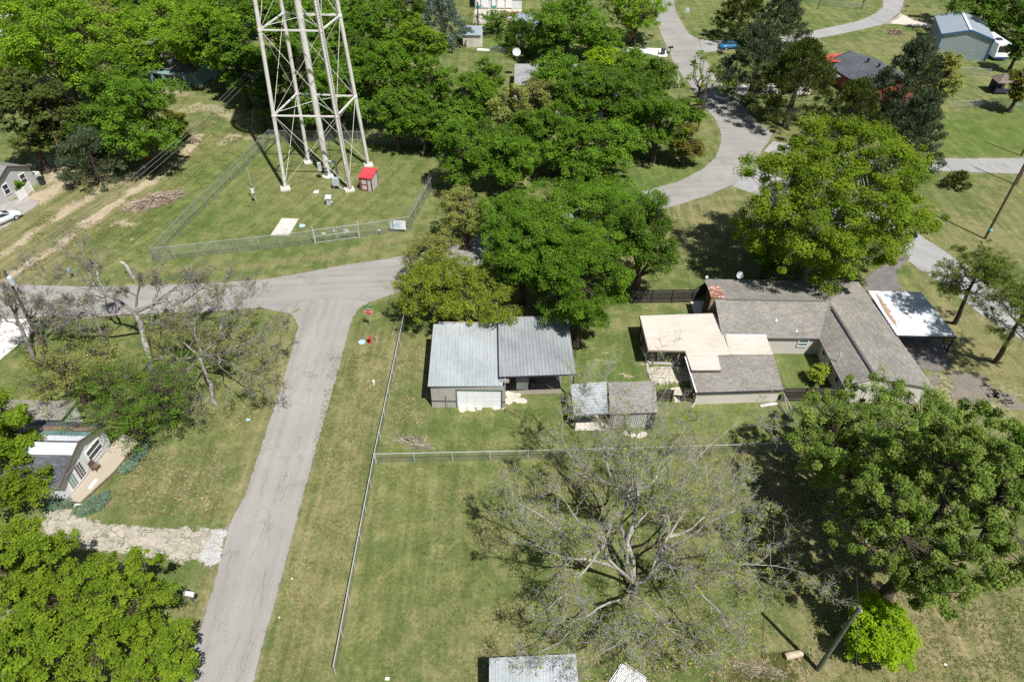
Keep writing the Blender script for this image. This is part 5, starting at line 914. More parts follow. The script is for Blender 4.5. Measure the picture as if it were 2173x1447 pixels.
# satellite dishes
def dish(label, px, py, zz, r, aim=(.25, -.8, .55)):
    q = g(px, py, zz); root = thing('satellite_dish', label, 'satellite dish', q-z(.7)); nrm = A(aim)/np.linalg.norm(aim); u = np.cross(nrm, Z3); u /= np.linalg.norm(u); v = np.cross(u, nrm); n = 18; a = np.arange(n)*2*math.pi/n; V = [q-nrm*.12*r]; F = []
    for k in (1, 2, 3): V += [q+u*r*k/3*math.cos(x)+v*r*.92*k/3*math.sin(x)+nrm*(.12*r*((k/3)**2*2-1)) for x in a]
    F = [[0, 1+i, 1+(i+1) % n] for i in range(n)]; Q = [[1+n*k+i, 1+n*(k+1)+i, 1+n*(k+1)+(i+1) % n, 1+n*k+(i+1) % n] for k in range(2) for i in range(n)]
    MB().add(V, [A(F), A(Q)]).build('reflector', pm('dish_grey', (.50, .53, .54), .5, .06, 3), root, True); MB().cyl(q-z(.7), q-nrm*.1, .03, n=6).build('mast', gal, root); MB().bar(q-v*r*.8, q+nrm*r*.9-v*.2*r, .03, .03).build('feed_arm', gal, root); return root
dish('grey satellite dish on the back eave of the ranch house', 1570, 584, 3.1, .42); dish('pale satellite dish on the corner of the white house roof', 1096, 111, 4.3, .75); dish('small dish on the gable end of the ranch house wing', 1812, 806, 3.3, .3, (-.5, -.6, .5)); dish('small white antenna at the back left corner of the ranch house roof', 1500, 588, 2.9, .18)
# ------------------------------------------------------------------ vehicles
def car(name, label, c, yaw, body, kind='sedan', sc=1.0):
    root = thing(name, label, 'car', c); ca, sa = math.cos(yaw), math.sin(yaw); c = A(c, float)
    def T(p): p = A(p, float)*sc; return c+np.stack([p[..., 0]*ca-p[..., 1]*sa, p[..., 0]*sa+p[..., 1]*ca, p[..., 2]], -1)
    prof = [(-2.25, .45, .62), (-2.2, .8, .76), (-1.75, .95, .84), (-1.2, 1.0, .88), (.9, .95, .88), (1.6, .85, .84), (2.15, .68, .74), (2.28, .45, .62)]
    mb = MB(); n = len(prof); V = []
    for x, h, wd in prof: V += [(x, -wd, .28), (x, -wd*1.02, h*.72), (x, -wd*.9, h), (x, wd*.9, h), (x, wd*1.02, h*.72), (x, wd, .28)]
    F = [[6*i+j, 6*(i+1)+j, 6*(i+1)+(j+1) % 6, 6*i+(j+1) % 6] for i in range(n-1) for j in range(6)]; mb.add(T(V), [A(F), [5, 4, 3, 2, 1, 0], [6*(n-1)+j for j in range(6)]]); bd = mb.build('body', body, root, True)
    cab = [(-1.75, .93, .72), (-.95, 1.4, .58), (.25, 1.42, .58), (1.05, .93, .74)]; V = []
    for x, h, wd in cab: V += [(x, -wd, h), (x, wd, h)]
    mb = MB(); V2 = [(-1.75, -.76, .93), (1.1, -.78, .93), (.3, -.6, 1.36), (-.95, -.6, 1.36)]; V3 = [(x, -y, z_) for x, y, z_ in V2]
    mb.add(T(V2+V3), [[0, 1, 2, 3], [4, 7, 6, 5], [1, 5, 6, 2], [0, 3, 7, 4], [2, 6, 7, 3]]); mb.build('windows', glass, root)
    mb = MB(); mb.hexa(T([(-.98, -.6, 1.36), (.33, -.6, 1.36), (.33, .6, 1.36), (-.98, .6, 1.36)]), T([(-.9, -.54, 1.44), (.2, -.54, 1.44), (.2, .54, 1.44), (-.9, .54, 1.44)]))
    for s_ in (-1, 1):
        for p, q in (((-1.75, .77*s_, .93), (-.95, .6*s_, 1.38)), ((1.1, .78*s_, .93), (.3, .6*s_, 1.38)), ((-.25, .775*s_, .93), (-.25, .61*s_, 1.38))): mb.bar(T(p), T(q), .07, .07)
    mb.build('roof', body, root)
    for x in (-1.4, 1.4):
        for s_ in (-1, 1):
            w_ = MB().cyl(T((x, s_*.68, .33)), T((x, s_*.9, .33)), .33*sc, n=18).build('wheel', black, root); MB().cyl(T((x, s_*.895, .33)), T((x, s_*.915, .33)), .21*sc, n=12).build('rim', gal, w_)
    for s_ in (-1, 1): MB().obox(T((2.22, s_*.5, .62)), A([ca, sa, 0]), A([-sa, ca, 0]), Z3, .08, .34, .14).build('headlight', glassg, root)
    return root
wcar = NT('white_car_paint').done((.78, .79, .80), .25, 0, .5); bcar = NT('blue_car_paint').done((.04, .20, .36), .3, .1, .5); scar = NT('silver_car_paint').done((.5, .51, .52), .3, .3, .5); rcar = NT('red_car_paint').done((.5, .03, .03), .3, 0, .5)
car('parked_car', 'white car parked on the grey pad at the left edge', g(6, 472), .95, wcar); car('parked_car', 'blue car parked on the road half under a conifer', g(1549, 103), .3, bcar)
car('parked_car', 'white car parked in the far upper left corner', g(6, 82), .3, wcar)
# motorhome by the blue workshop
rv = thing('motorhome', 'white motorhome with wide dark windshield parked beside the blue workshop', 'motorhome', (92.2, 141, 0)); y0 = 137.9; x0, x1 = 91.2, 93.8
mb = MB(); mb.hexa([(x0, y0, .5), (x1, y0, .5), (x1, y0+7.5, .5), (x0, y0+7.5, .5)], [(x0, y0+.45, 3.0), (x1, y0+.45, 3.0), (x1, y0+7.5, 3.0), (x0, y0+7.5, 3.0)]); mb.build('body', wcar, rv)
MB().hexa([(x0+.25, y0+.17, 1.55), (x1-.25, y0+.17, 1.55), (x1-.25, y0+.4, 1.55), (x0+.25, y0+.4, 1.55)], [(x0+.25, y0+.355, 2.65), (x1-.25, y0+.355, 2.65), (x1-.25, y0+.5, 2.65), (x0+.25, y0+.5, 2.65)]).build('windshield', NT('dark_windshield').done((.03, .02, .018), .15, 0, .6), rv); MB().box(x0+.05, x1-.05, y0-.05, y0+.1, .35, .75).build('bumper', pm('navy_stripe', (.03, .05, .14), .5, .1, 4), rv)
MB().box(x0+.8, x0+1.7, y0+2.5, y0+3.4, 3.0, 3.25).build('roof_unit', trimd, rv)
for yy in (y0+1.3, y0+5.6):
    for x in (x0+.15, x1-.15): MB().cyl((x-.13, yy, .42), (x+.13, yy, .42), .42, n=16).build('wheel', black, rv)
# ------------------------------------------------------------------ trees
LM = dict(
 bright=leaf('bright_foliage', (.090, .170, .014), (.245, .375, .030)), green=leaf('green_foliage', (.058, .122, .014), (.170, .295, .030)),
 deep=leaf('deep_foliage', (.046, .094, .014), (.132, .220, .030)), lime=leaf('lime_foliage', (.16, .28, .012), (.32, .43, .024)),
 ybright=leaf('yellow_green_foliage', (.086, .142, .014), (.245, .34, .030)), olive=leaf('olive_foliage', (.17, .195, .045), (.33, .35, .10)), willow=leaf('feathery_foliage', (.15, .20, .022), (.34, .40, .055)),
 cedar=leaf('cedar_foliage', (.038, .060, .014), (.115, .14, .032), .2), bluec=leaf('blue_cedar_foliage', (.040, .064, .030), (.125, .158, .082), .2), spruce=leaf('spruce_foliage', (.08, .125, .095), (.20, .25, .20), .2),
 brown=leaf('brown_tinged_foliage', (.08, .10, .016), (.19, .18, .035)), pine=leaf('pine_needles', (.085, .125, .024), (.235, .29, .065), .25), oak=leaf('oak_foliage', (.055, .10, .018), (.27, .36, .075), .35),
 iris=leaf('iris_blades', (.13, .21, .14), (.29, .38, .27), .3), bud=leaf('spring_buds', (.20, .27, .02), (.36, .42, .05), .4), redleaf=leaf('brownish_shrub', (.10, .11, .02), (.22, .18, .05)))
bark = pm('grey_bark', (.20, .165, .135), .95, .35, 3, (.33, .30, .26), .5); barkd = pm('dark_bark', (.085, .065, .05), .95, .3, 3); barkp = pm('pale_bark', (.37, .345, .31), .95, .35, 3.5, (.17, .15, .13), .6); barkg = pm('mottled_grey_bark', (.19, .17, .15), .95, .4, 5, (.44, .42, .385), .7, sc2=3.5); barkw = pm('white_bark', (.55, .53, .49), .9, .2, 3)
def unit(v): return v/(np.linalg.norm(v, axis=-1, keepdims=True)+1e-9)
def leaves(r_, C, cr, n, size, flat=.7, up=.5, asp=.62, outc=None, blade=0.0, droop=0.0):
    M = len(C); idx = np.repeat(np.arange(M), n); N = len(idx); d = unit(r_.normal(size=(N, 3))); rad = r_.random(N)**.6
    P = C[idx]+d*(rad*cr[idx])[:, None]*A([1, 1, flat])
    if droop: P[:, 2] -= droop*cr[idx]*r_.random(N)*np.hypot(d[:, 0], d[:, 1])
    out = unit(P-outc) if outc is not None else d
    nr = unit(d*.45+out*.35+r_.normal(size=(N, 3))*.55+A([0, 0, up]))
    if blade: t_ = unit(out*blade+r_.normal(size=(N, 3))*.5+A([0, 0, .35])); b_ = unit(np.cross(t_, r_.normal(size=(N, 3))))
    else:
        t_ = unit(np.cross(nr, r_.normal(size=(N, 3)))+A([0, 0, -droop*.9])); b_ = unit(np.cross(nr, t_))
    s = size*r_.uniform(.6, 1.35, N)[:, None]*r_.uniform(.75, 1.2, M)[idx][:, None]; V = np.stack([P-t_*s*.5, P+b_*s*asp*.5+t_*s*.08, P+t_*s*.5, P-b_*s*asp*.5+t_*s*.08], 1).reshape(-1, 3)
    v = np.clip(.62*r_.random(M)[idx]+.42*r_.random(N), 0, 1); F = np.arange(4*N).reshape(-1, 4)
    return V, F, np.repeat(v, 4)
def crown_pts(r_, rx, ry, rz, m_, cr, bottom=.75):
    """leaf clusters on the tops of separate boughs, so that dark gaps stay between them"""
    nb = int(np.clip(6+2.9*rx, 8, 34)); D = unit(r_.normal(size=(nb*6, 3))); B = []
    lob = unit(r_.normal(size=(7, 3))); amp = r_.uniform(-.3, .2, 7)
    for d in D:
        if len(B) >= nb: break
        f = np.clip(1+np.sum(amp*np.exp(-((1-lob@d)/.25))), .62, 1.08); br = rx*r_.uniform(.24, .40); q = d*f*r_.uniform(.5, 1.0)**.55*A([max(rx-br*.78-cr*.3, rx*.3), max(ry-br*.78-cr*.3, ry*.3), max(rz-br*.5-cr*.3, rz*.3)])
        if q[2] < 0: q[2] *= bottom
        if all(np.linalg.norm((q-b[0])*A([1, 1, 1.3])) > .62*(br+b[1])*.8 for b in B): B.append((q, br))
    W = A([b[1]**2 for b in B]); W /= W.sum(); out = []
    for (q, br), w_ in zip(B, W):
        k = max(3, int(round(w_*m_))); d = unit(r_.normal(size=(k, 3))); d[:, 2] = np.where(r_.random(k) < .8, np.abs(d[:, 2]), d[:, 2]); out.append(q+d*br*A([1, 1, .62])*r_.uniform(.6, 1.0, (k, 1)))
    k = max(4, int(m_*.1)); d = unit(r_.normal(size=(k, 3))); out.append(d*A([rx, ry, rz])*r_.uniform(.2, .6, (k, 1)))
    return np.concatenate(out)
def curve(r_, p, q, n, wob, arc=0.0):
    t_ = np.linspace(0, 1, n)[:, None]; L = np.linalg.norm(q-p); P = p+(q-p)*t_
    if n > 8:
        for k in (1, 2, 3, 5): P = P+np.sin(math.pi*k*t_)*r_.normal(0, wob*L*1.5/k, 3)
    else: P[1:-1] += r_.normal(0, wob*L, (n-2, 3))
    P[:, 2] += arc*L*np.sin(t_[:, 0]*math.pi); return P
def fit(cx, cy, w_, h_, clear=1.0, base=None):
    hc = 4.0
    for _ in range(25):
        c = g(cx, cy, hc); dist = np.linalg.norm(c-CAM); rx = w_/2*dist/FPX; hr = h_/2*dist/FPX; sp = (H-hc)/dist; cp_ = math.sqrt(1-sp*sp)
        rz = math.sqrt(max(hr*hr-(rx*sp)**2*.9, (.42*rx)**2))/cp_; rz = min(rz, rx*1.35)
        if base is None: hc += .6*(rz+clear-hc)
    if base is not None:
        b = g(*base); hc = min(np.arange(1.5, 16, .1), key=lambda k: np.linalg.norm(g(cx, cy, k)[:2]-b[:2])); hc = max(hc, rz*.8+.4); c = g(cx, cy, hc); dist = np.linalg.norm(c-CAM); rx = w_/2*dist/FPX
    return c, rx, rz, dist
SEED = [100]
def leafy(kind, cx, cy, w_, h_, label, base=None, clear=1.0, dens=1.0, name='tree', cat='tree', lsz=1.0, crk=1.0, droop=0.0, bk=None, limbs=8, flat=.7, tr=1.0, hz=1.0, up=1.25):
    SEED[0] += 1; r_ = np.random.default_rng(SEED[0]); c, rx, rz, dist = fit(cx, cy, w_, h_, clear, base); rz *= hz
    b = g(*base) if base is not None else A([c[0], c[1], 0]); root = thing(name, label, cat, b)
    px = (w_*.471)*(h_*.471)*.785; cr = (.26+.085*rx)*crk; ar = 4*math.pi*((rx*rx*rz)**(2/3)); m_ = int(np.clip(1.25*ar/(math.pi*cr*cr), 20, 560)); size = max(.17, 1.95*dist/707)*lsz
    n = max(10, int(px*3.8*dens/lsz**1.5/m_)); n = min(n, 1500)
    Cs = crown_pts(r_, rx, rx, rz, m_, cr)+c; Rr = cr*r_.uniform(.5, 1.35, len(Cs))
    V, F, v = leaves(r_, Cs, Rr, n, size, flat, up, .62, c-A([0, 0, rz*.5]), 0, droop); MB().add(V, [F], None, v).build('crown', LM[kind], root, att=True)
    t0 = min(.16+.032*rx*2, .46)*tr; fork = A([b[0]+(c[0]-b[0])*.5, b[1]+(c[1]-b[1])*.5, max(.6, (c[2]-rz*.55)*.75)]); ch = [(curve(r_, b-A([0, 0, .1]), fork, 5, .02), np.linspace(t0*1.25, t0*.8, 5))]
    ids = r_.choice(len(Cs), min(limbs, len(Cs)), False); main = []
    for i in ids: P = curve(r_, fork, fork+(Cs[i]-fork)*.78, 6, .05, .06); main.append(P); ch.append((P, np.linspace(t0*.5, t0*.08, 6)))
    allp = np.concatenate([P[1:] for P in main])
    th = []
    for i in range(len(Cs)):
        j = np.argmin(np.sum((allp-Cs[i])**2, 1)); th.append((curve(r_, allp[j], Cs[i], 4, .07), np.linspace(t0*.1, .01, 4)))
    MB().tubes(ch, 7).tubes(th, 3).build('trunk', bk or barkd, root, True); return root
def conifer(kind, cx, cy, w_, h_, label, clear=.3, dens=1.0, name='conifer', cat='conifer', tops=1, base=None, fat=.8, lsz=1.0, bk=None):
    SEED[0] += 1; r_ = np.random.default_rng(SEED[0]); Ht = 7.0
    for _ in range(25):
        c = g(cx, cy, clear+Ht*.45); dist = np.linalg.norm(c-CAM); sp = (H-3)/dist; cp_ = math.sqrt(1-sp*sp); r0 = w_/2*dist/FPX; Ht = max(1.0, (h_*dist/FPX-r0*sp*.9)/cp_-clear-.3-.08*r0)
    b = A([c[0], c[1], 0.0]) if base is None else g(*base); root = thing(name, label, cat, b); ax = A([c[0], c[1], 0])
    px = (w_*.471)*(h_*.471)*.7; cr = .28+.11*r0; m_ = int(np.clip(2.6*r0*Ht/(cr*cr), 20, 380)); u = r_.random(m_)**.85; a = r_.random(m_)*2*math.pi
    prof = np.minimum(1, (1-u)**fat*1.3+.05)*np.where(u < .12, .78+u*1.8, 1); lump = 1+.2*np.sin(a*3+r_.random()*6+u*7)+.12*np.sin(a*5+u*11); q = np.where(r_.random(m_) < .75, r_.uniform(.8, 1.05, m_), r_.uniform(.3, .8, m_))
    rr = np.maximum(r0-cr*.5, r0*.5)*prof*lump*q
    top = A([ax]*m_)
    if tops > 1: k = r_.integers(0, tops, m_); top[:, 0] += (k-(tops-1)/2)*r0*.55*u
    Cs = top+np.stack([rr*np.cos(a), rr*np.sin(a), clear+u*Ht*(1-(.12*(r_.integers(0, 2, m_)) if tops > 1 else 0))], 1)
    size = max(.2, 2.3*dist/707)*lsz; n = max(10, int(px*6.0*dens/m_)); V, F, v = leaves(r_, Cs, cr*r_.uniform(.6, 1.25, m_), n, size, .75, .3, .34, ax+A([0, 0, Ht*.25]), 1.0)
    MB().add(V, [F], None, v).build('crown', LM[kind], root, att=True); t0 = .1+.035*r0*2
    ch = [(curve(r_, b-A([0, 0, .1]), ax+A([0, 0, Ht*.85]), 6, .008), np.linspace(t0*1.2, .03, 6))]; th = [(curve(r_, ax+A([0, 0, max(.3, p[2]*.85)]), p, 3, .05), [.05, .035, .012]) for p in Cs[::2]]
    MB().tubes(ch, 7).tubes(th, 4).build('trunk', bk or barkd, root, True); return root
def ramify(r_, limbs, nch, ratio, lev, out, tips, upb=.25, ang=(.5, 1.15), rfac=.55, minr=.008, wob=.07, Lmin=.25):
    """limbs: list of (pts, radii, length); adds children level by level"""
    cur = limbs
    for l_ in range(lev):
        nxt = []
        for P, Q, L in cur:
            n = len(P); k = max(1, int(round(nch[l_]*r_.uniform(.7, 1.3))))
            for i in range(k):
                t_ = r_.uniform(.22, 1.0)**.8 if i else 1.0; f = t_*(n-1); j = min(int(f), n-2); p = P[j]+(P[j+1]-P[j])*(f-j); tg = unit(P[j+1]-P[j]); rd = Q[j]+(Q[j+1]-Q[j])*(f-j)
                ax_ = unit(np.cross(tg, r_.normal(size=3))); an = r_.uniform(*ang)*(.45 if i == 0 else 1); d = unit(tg*math.cos(an)+ax_*math.sin(an)+A([0, 0, upb])); l = max(Lmin, L*ratio[l_]*r_.uniform(.55, 1.2)*(1.15-.45*t_)); r0 = max(minr, rd*rfac*r_.uniform(.75, 1.1)) if i else max(minr, rd)
                m_ = 5 if l_ < 2 else 4; S_ = curve(r_, p, p+d*l, m_, wob, .0); S_[1:, 2] += upb*.25*l*np.linspace(.2, 1, m_-1)**2; nxt.append((S_, np.linspace(r0, max(minr*.6, r0*.35), m_), l))
        out[l_].extend([(P, Q) for P, Q, _ in nxt]); cur = nxt
    tips.extend([P[-1] for P, Q, _ in cur]); tips.extend([P[2] for P, Q, _ in cur])
def bare(label, base, fork, limbs, r0, nch=(8, 6, 5), ratio=(.55, .5, .5), tipleaf=1.0, lkind='bud', lsize=.12, bk=None, name='bare_tree', minr=.009, seedv=0, upb=.2, nl=2, cat='bare tree', tipr=.35, arc=.05, ns=5):
    """fork: (px,py,z) where the trunk divides; limbs: (px,py,z) of the limb ends"""
    SEED[0] += 1; r_ = np.random.default_rng(SEED[0]+seedv); b = g(*base); root = thing(name, label, cat, b); fk = g(*fork); tk = (curve(r_, b-A([0, 0, .1]), fk, 6, .025), np.linspace(r0*1.25, r0*.85, 6)); L1 = []; ch = [tk]
    stems = []
    for k, e in enumerate(limbs):
        p = g(*e[:3]); q = e[3] if len(e) > 3 else 1.0
        if k < ns or not stems: st = fk; rs = r0*.58*q
        else:
            o = min(stems, key=lambda s_: np.linalg.norm(s_[0][5]-p)); j = r_.integers(2, 6); st = o[0][j]; rs = min(o[1][j]*.85, r0*.46*q)
        P = curve(r_, st, p, 12, .042, arc); Q = .02+rs*(1-np.linspace(0, 1, 12))**1.1; ch.append((P, Q)); L1.append((P, Q, np.linalg.norm(p-st)))
        if k < ns: stems.append((P, Q))
    out = [[], [], [], []]; tips = []; ramify(r_, L1, nch, ratio, len(nch), out, tips, upb=upb, minr=minr)
    mb = MB().tubes(ch, 8)
    for i, o in enumerate(out): 
        if o: mb.tubes(o, (5, 4, 3, 3)[i])
    mb.build('trunk', bk or barkp, root, True); T_ = A(tips); T_ = T_[r_.random(len(T_)) < tipleaf]
    if len(T_): V, F, v = leaves(r_, T_, np.full(len(T_), tipr), nl, lsize, 1, .4); MB().add(V, [F], None, v).build('crown', LM[lkind], root, att=True)
    return root
def pine(label, base, top, hw, label2=None):
    SEED[0] += 1; r_ = np.random.default_rng(SEED[0]); b = g(*base); root = thing('pine_tree', label, 'pine', b); tp_ = b+A(top); ht = tp_[2]; P = curve(r_, b-A([0, 0, .1]), tp_, 8, .006); ch = [(P, np.linspace(.27, .06, 8))]; tuft = []; br_ = []
    for k in range(46):
        u = r_.uniform(.42, 1.0)**.8; p = P[0]+(P[-1]-P[0])*u; a = r_.uniform(0, 2*math.pi); L = hw*(1.15-u*.75)*r_.uniform(.6, 1.15); e = p+A([math.cos(a)*L, math.sin(a)*L, L*r_.uniform(.0, .38)]); S_ = curve(r_, p, e, 5, .05, -.04); br_.append((S_, np.linspace(.055, .02, 5)))
        for t_ in np.linspace(.45, 1, 5): 
            f = S_[0]+(S_[-1]-S_[0])*t_; 
            for _ in range(2): q = f+r_.normal(0, .38, 3)*A([1, 1, .6]); tuft.append(q); br_.append((curve(r_, f, q, 4, .03), [.018, .015, .012, .01]))
    C_ = A(tuft); V, F, v = leaves(r_, C_, np.full(len(C_), .34)*r_.uniform(.7, 1.3, len(C_)), 60, .27, .8, .3, .16, None, 1.6); MB().add(V, [F], None, v).build('crown', LM['pine'], root, att=True); MB().tubes(ch, 9).tubes([x for x in br_ if len(x[0]) == 5], 5).tubes([x for x in br_ if len(x[0]) == 4], 3).build('trunk', barkd, root, True)
# upper left
leafy('bright', 118, 98, 235, 190, 'largest bright yellow-green tree in the upper left corner', clear=1.5)
leafy('bright', 70, 18, 150, 90, 'bright tree cut by the top edge above the largest upper left tree')
leafy('bright', 262, 105, 90, 90, 'bright tree at the left end of the teal house', clear=1.0)
leafy('bright', 318, 128, 80, 62, 'small bright tree right in front of the teal house porch', clear=.8, dens=.8)
leafy('bright', 392, 98, 115, 80, 'bright tree leaning over the ridge of the teal house', base=(418, 180))
leafy('olive', 222, 62, 105, 95, 'loose pale green tree just right of the largest upper left tree', dens=.7)
leafy('bright', 350, 48, 180, 110, 'bright spreading tree growing over the teal house roof', clear=2.2)
leafy('bright', 445, 80, 150, 150, 'bright green tree overhanging the right end of the teal house', clear=2)
leafy('green', 505, 130, 115, 175, 'tall green tree between the teal house and the left tower leg')
leafy('green', 500, 25, 140, 90, 'green tree cut by the top edge left of the tower')
leafy('green', 245, 185, 130, 120, 'green tree just left of the teal house porch, behind the broad green one', clear=.6)
leafy('green', 295, 255, 190, 185, 'broad green tree reaching the edge of the dirt track', clear=.5)
leafy('brown', 372, 262, 46, 90, 'small yellowish shrub on the right flank of the broad green tree', clear=.2, name='shrub', cat='shrub')
leafy('cedar', 45, 245, 150, 190, 'brown-tinged dark cedar at the left edge above the grey cottage', name='cedar_tree', cat='cedar', flat=.5, clear=.6)
leafy('cedar', 135, 255, 120, 170, 'brown-tinged dark cedar beside the thin reddish pole', name='cedar_tree', cat='cedar', flat=.5, clear=.6)
conifer('bluec', 195, 338, 112, 115, 'low round blue-green cedar beside the bare dirt yard', fat=.55, name='cedar_tree', cat='cedar', clear=.1)
# behind the tower
leafy('green', 590, 50, 130, 120, 'green tree seen between the left tower legs at the top edge')
leafy('green', 640, 150, 140, 140, 'green tree seen through the middle of the tower bracing')
leafy('deep', 578, 205, 90, 120, 'dark green tree standing behind the crossarm utility pole', clear=.4)
leafy('green', 700, 70, 130, 120, 'green tree seen behind the tower riser near the top edge')
leafy('green', 795, 55, 140, 130, 'green tree at the top edge right of the tower')
leafy('green', 720, 205, 150, 140, 'green tree overhanging the back enclosure fence behind the tower ladder')
leafy('green', 815, 165, 170, 170, 'large rounded green tree right of the upper tower leg', clear=1.5)
leafy('green', 840, 250, 130, 120, 'green tree leaning over the back right of the enclosure fence', clear=.8)
leafy('bright', 890, 95, 120, 120, 'lighter green tree below the grey-blue spruce')
leafy('green', 915, 195, 140, 150, 'dense green tree at the left end of the central grove', clear=1)
conifer('spruce', 938, 42, 98, 120, 'grey-blue spruce at the top edge left of the concrete yard', name='spruce_tree', cat='spruce')
bare('multi-stemmed twiggy shrub beside the end of the concrete yard', (993, 72), (995, 68, .5), [(985, 40, 3), (1000, 35, 3.2), (1012, 45, 2.6), (978, 50, 2.4), (1006, 55, 2)], .09, (5, 4), (.4, .5), .8, 'redleaf', .3, tw1, 'shrub', .02, cat='shrub')
leafy('green', 1052, 42, 92, 17, 'long leafy vine hedge trained along the yard fence', clear=.5, name='hedge', cat='hedge', hz=1.0)
for a in [('green', 560, 8, 120, 80, 'green crown cut by the top edge left of the tower legs'), ('green', 655, 20, 120, 80, 'green crown cut by the top edge between the tower legs'), ('green', 745, 8, 110, 70, 'green crown cut by the top edge behind the right tower leg'), ('deep', 865, 20, 110, 90, 'dark green crown at the top edge left of the spruce'), ('green', 660, 235, 110, 90, 'low green tree behind the enclosure fence beneath the riser'), ('deep', 770, 130, 120, 130, 'dark green tree behind the upper right tower leg'), ('green', 545, 150, 90, 110, 'green tree just behind the top of the crossarm pole'), ('deep', 900, 265, 110, 90, 'low dark tree at the back right corner of the enclosure'),
          ('bright', 185, 12, 130, 60, 'bright crown on the top edge above the loose pale tree'), ('green', 400, 8, 150, 60, 'green crown on the top edge above the teal house'), ('green', 270, 6, 110, 50, 'small green crown on the top edge beyond the loose pale tree'), ('deep', 195, 285, 110, 110, 'dark green tree between the cedars and the broad green tree'), ('bright', 30, 120, 120, 110, 'bright tree cut by the left edge below the largest upper left tree')]: leafy(*a, clear=1.0)
# central grove and top
leafy('green', 1000, 215, 140, 150, 'rounded green tree in the grove near the white house corner')
leafy('green', 985, 325, 150, 165, 'dark-based green tree at the lower left of the grove by the enclosure', clear=.5)
leafy('olive', 1085, 240, 105, 150, 'sparse olive tree with pale wall showing through in the grove', dens=.5)
leafy('green', 1085, 345, 150, 135, 'green tree at the lower front of the grove with a yellow patch', clear=.5)
leafy('green', 1185, 170, 160, 110, 'green tree hiding the front of the pale-roofed house')
leafy('green', 1180, 290, 180, 150, 'large leafy tree in the middle of the grove', clear=.8)
leafy('lime', 1275, 130, 90, 66, 'small lime-yellow tree crown at the top of the grove')
leafy('deep', 1300, 200, 190, 130, 'broad darker green tree below the lime-yellow crown')
leafy('green', 1285, 310, 170, 130, 'light-topped green tree over the shady front edge of the grove', clear=.5)
leafy('deep', 1390, 175, 120, 110, 'dark feathery tree at the upper right of the grove')
leafy('green', 1395, 268, 140, 140, 'green tree at the right front of the grove', clear=.5)
leafy('redleaf', 1455, 305, 95, 92, 'brownish shrub at the bend of the road', clear=.1, name='shrub', cat='shrub')
leafy('green', 1470, 235, 70, 75, 'small green tree at the grove end beside the road', clear=.5)
leafy('green', 1205, 45, 190, 120, 'tall green tree at the top edge above the grove', clear=2)
conifer('deep', 1108, 82, 92, 72, 'dark rounded evergreen bush beside the far lawn', fat=.4, name='shrub', cat='shrub', clear=0)
leafy('green', 1275, 85, 115, 55, 'low grey-green tree above the white driveway', clear=.5)
leafy('bright', 1350, 22, 150, 100, 'bright loose tree at the top edge beside the far road', base=(1345, 92), dens=.8, clear=3)
bare('twiggy brown shrub on the lawn beside the far road', (1335, 92), (1335, 90, .4), [(1327, 66, 3), (1340, 64, 3.2), (1350, 70, 2.6), (1322, 78, 2)], .08, (5, 4), (.4, .5), .7, 'redleaf', .3, tw1, 'shrub', .02, cat='shrub')
for a in [('green', 1235, 205, 150, 120, 'green tree in the centre of the grove hiding the white house wall'), ('deep', 1055, 300, 120, 110, 'dark green tree between the enclosure side and the grove middle'), ('green', 1340, 245, 130, 110, 'green tree in the right half of the grove'), ('deep', 1120, 290, 110, 120, 'dark green tree left of the large leafy tree in the grove'), ('olive', 1150, 215, 110, 100, 'greyish green tree over the near edge of the pale roof'), ('green', 1340, 140, 120, 80, 'green tree right of the lime-yellow crown'), ('green', 1230, 350, 130, 80, 'low green tree at the shady front of the grove'), ('green', 950, 270, 120, 120, 'green tree touching the right end of the enclosure back fence'), ('deep', 1160, 90, 110, 80, 'dark green tree behind the pale roof near the top'), ('deep', 1245, 165, 120, 70, 'dark green crown over the right part of the pale roof'), ('green', 1040, 165, 70, 80, 'small green tree beside the wire fence by the white house')]: leafy(*a, clear=.6)
# upper right conifers
conifer('cedar', 1572, 42, 105, 100, 'dark twin-topped cedar left of the far road branch', tops=2, name='cedar_tree', cat='cedar')
conifer('bluec', 1655, 45, 100, 105, 'dark bluish pine-like conifer at the top beside the branch road', tops=2, clear=1.5)
conifer('bluec', 1608, 140, 140, 170, 'blue-green conifer hiding the parked blue car', tops=2, clear=1.6, fat=.6)
conifer('cedar', 1692, 178, 155, 185, 'dark olive conifer with bare trunk in front of the brick house', clear=1.8, fat=.7)
conifer('cedar', 1810, 242, 105, 130, 'dark olive conifer below the charcoal roof', fat=.55)
conifer('bluec', 1925, 180, 120, 170, 'open grey-green conifer beside the right end of the charcoal roof', fat=.6, clear=1)
conifer('bluec', 1932, 310, 115, 200, 'tall dark blue-green conifer behind the large sycamore', fat=.65)
leafy('olive', 2000, 168, 95, 145, 'feathery yellow-green tree beside the open conifer', dens=.8, clear=.5)
leafy('deep', 2120, 5, 210, 120, 'large dark tree behind the blue workshop at the top right', base=(2112, 58))
leafy('brown', 2168, 185, 60, 100, 'olive tree at the right edge partly covering the playhouse', clear=.3)
leafy('deep', 2165, 100, 50, 70, 'dark tree at the right edge next to the motorhome', clear=.8)
conifer('cedar', 2030, 385, 46, 40, 'tiny conifer alone on the lawn by the cross road', fat=.5, clear=0)
bare('tall dying tree with a few green tufts beside the road bend', (1480, 222), (1483, 200, 2.5), [(1487, 122, 8.5), (1508, 150, 7.5), (1465, 165, 6), (1520, 185, 5.5), (1545, 180, 5.0), (1472, 140, 7)], .22, (5, 4), (.38, .5), .45, 'bright', .38, barkd, 'dying_tree', .02, nl=5, tipr=.5)
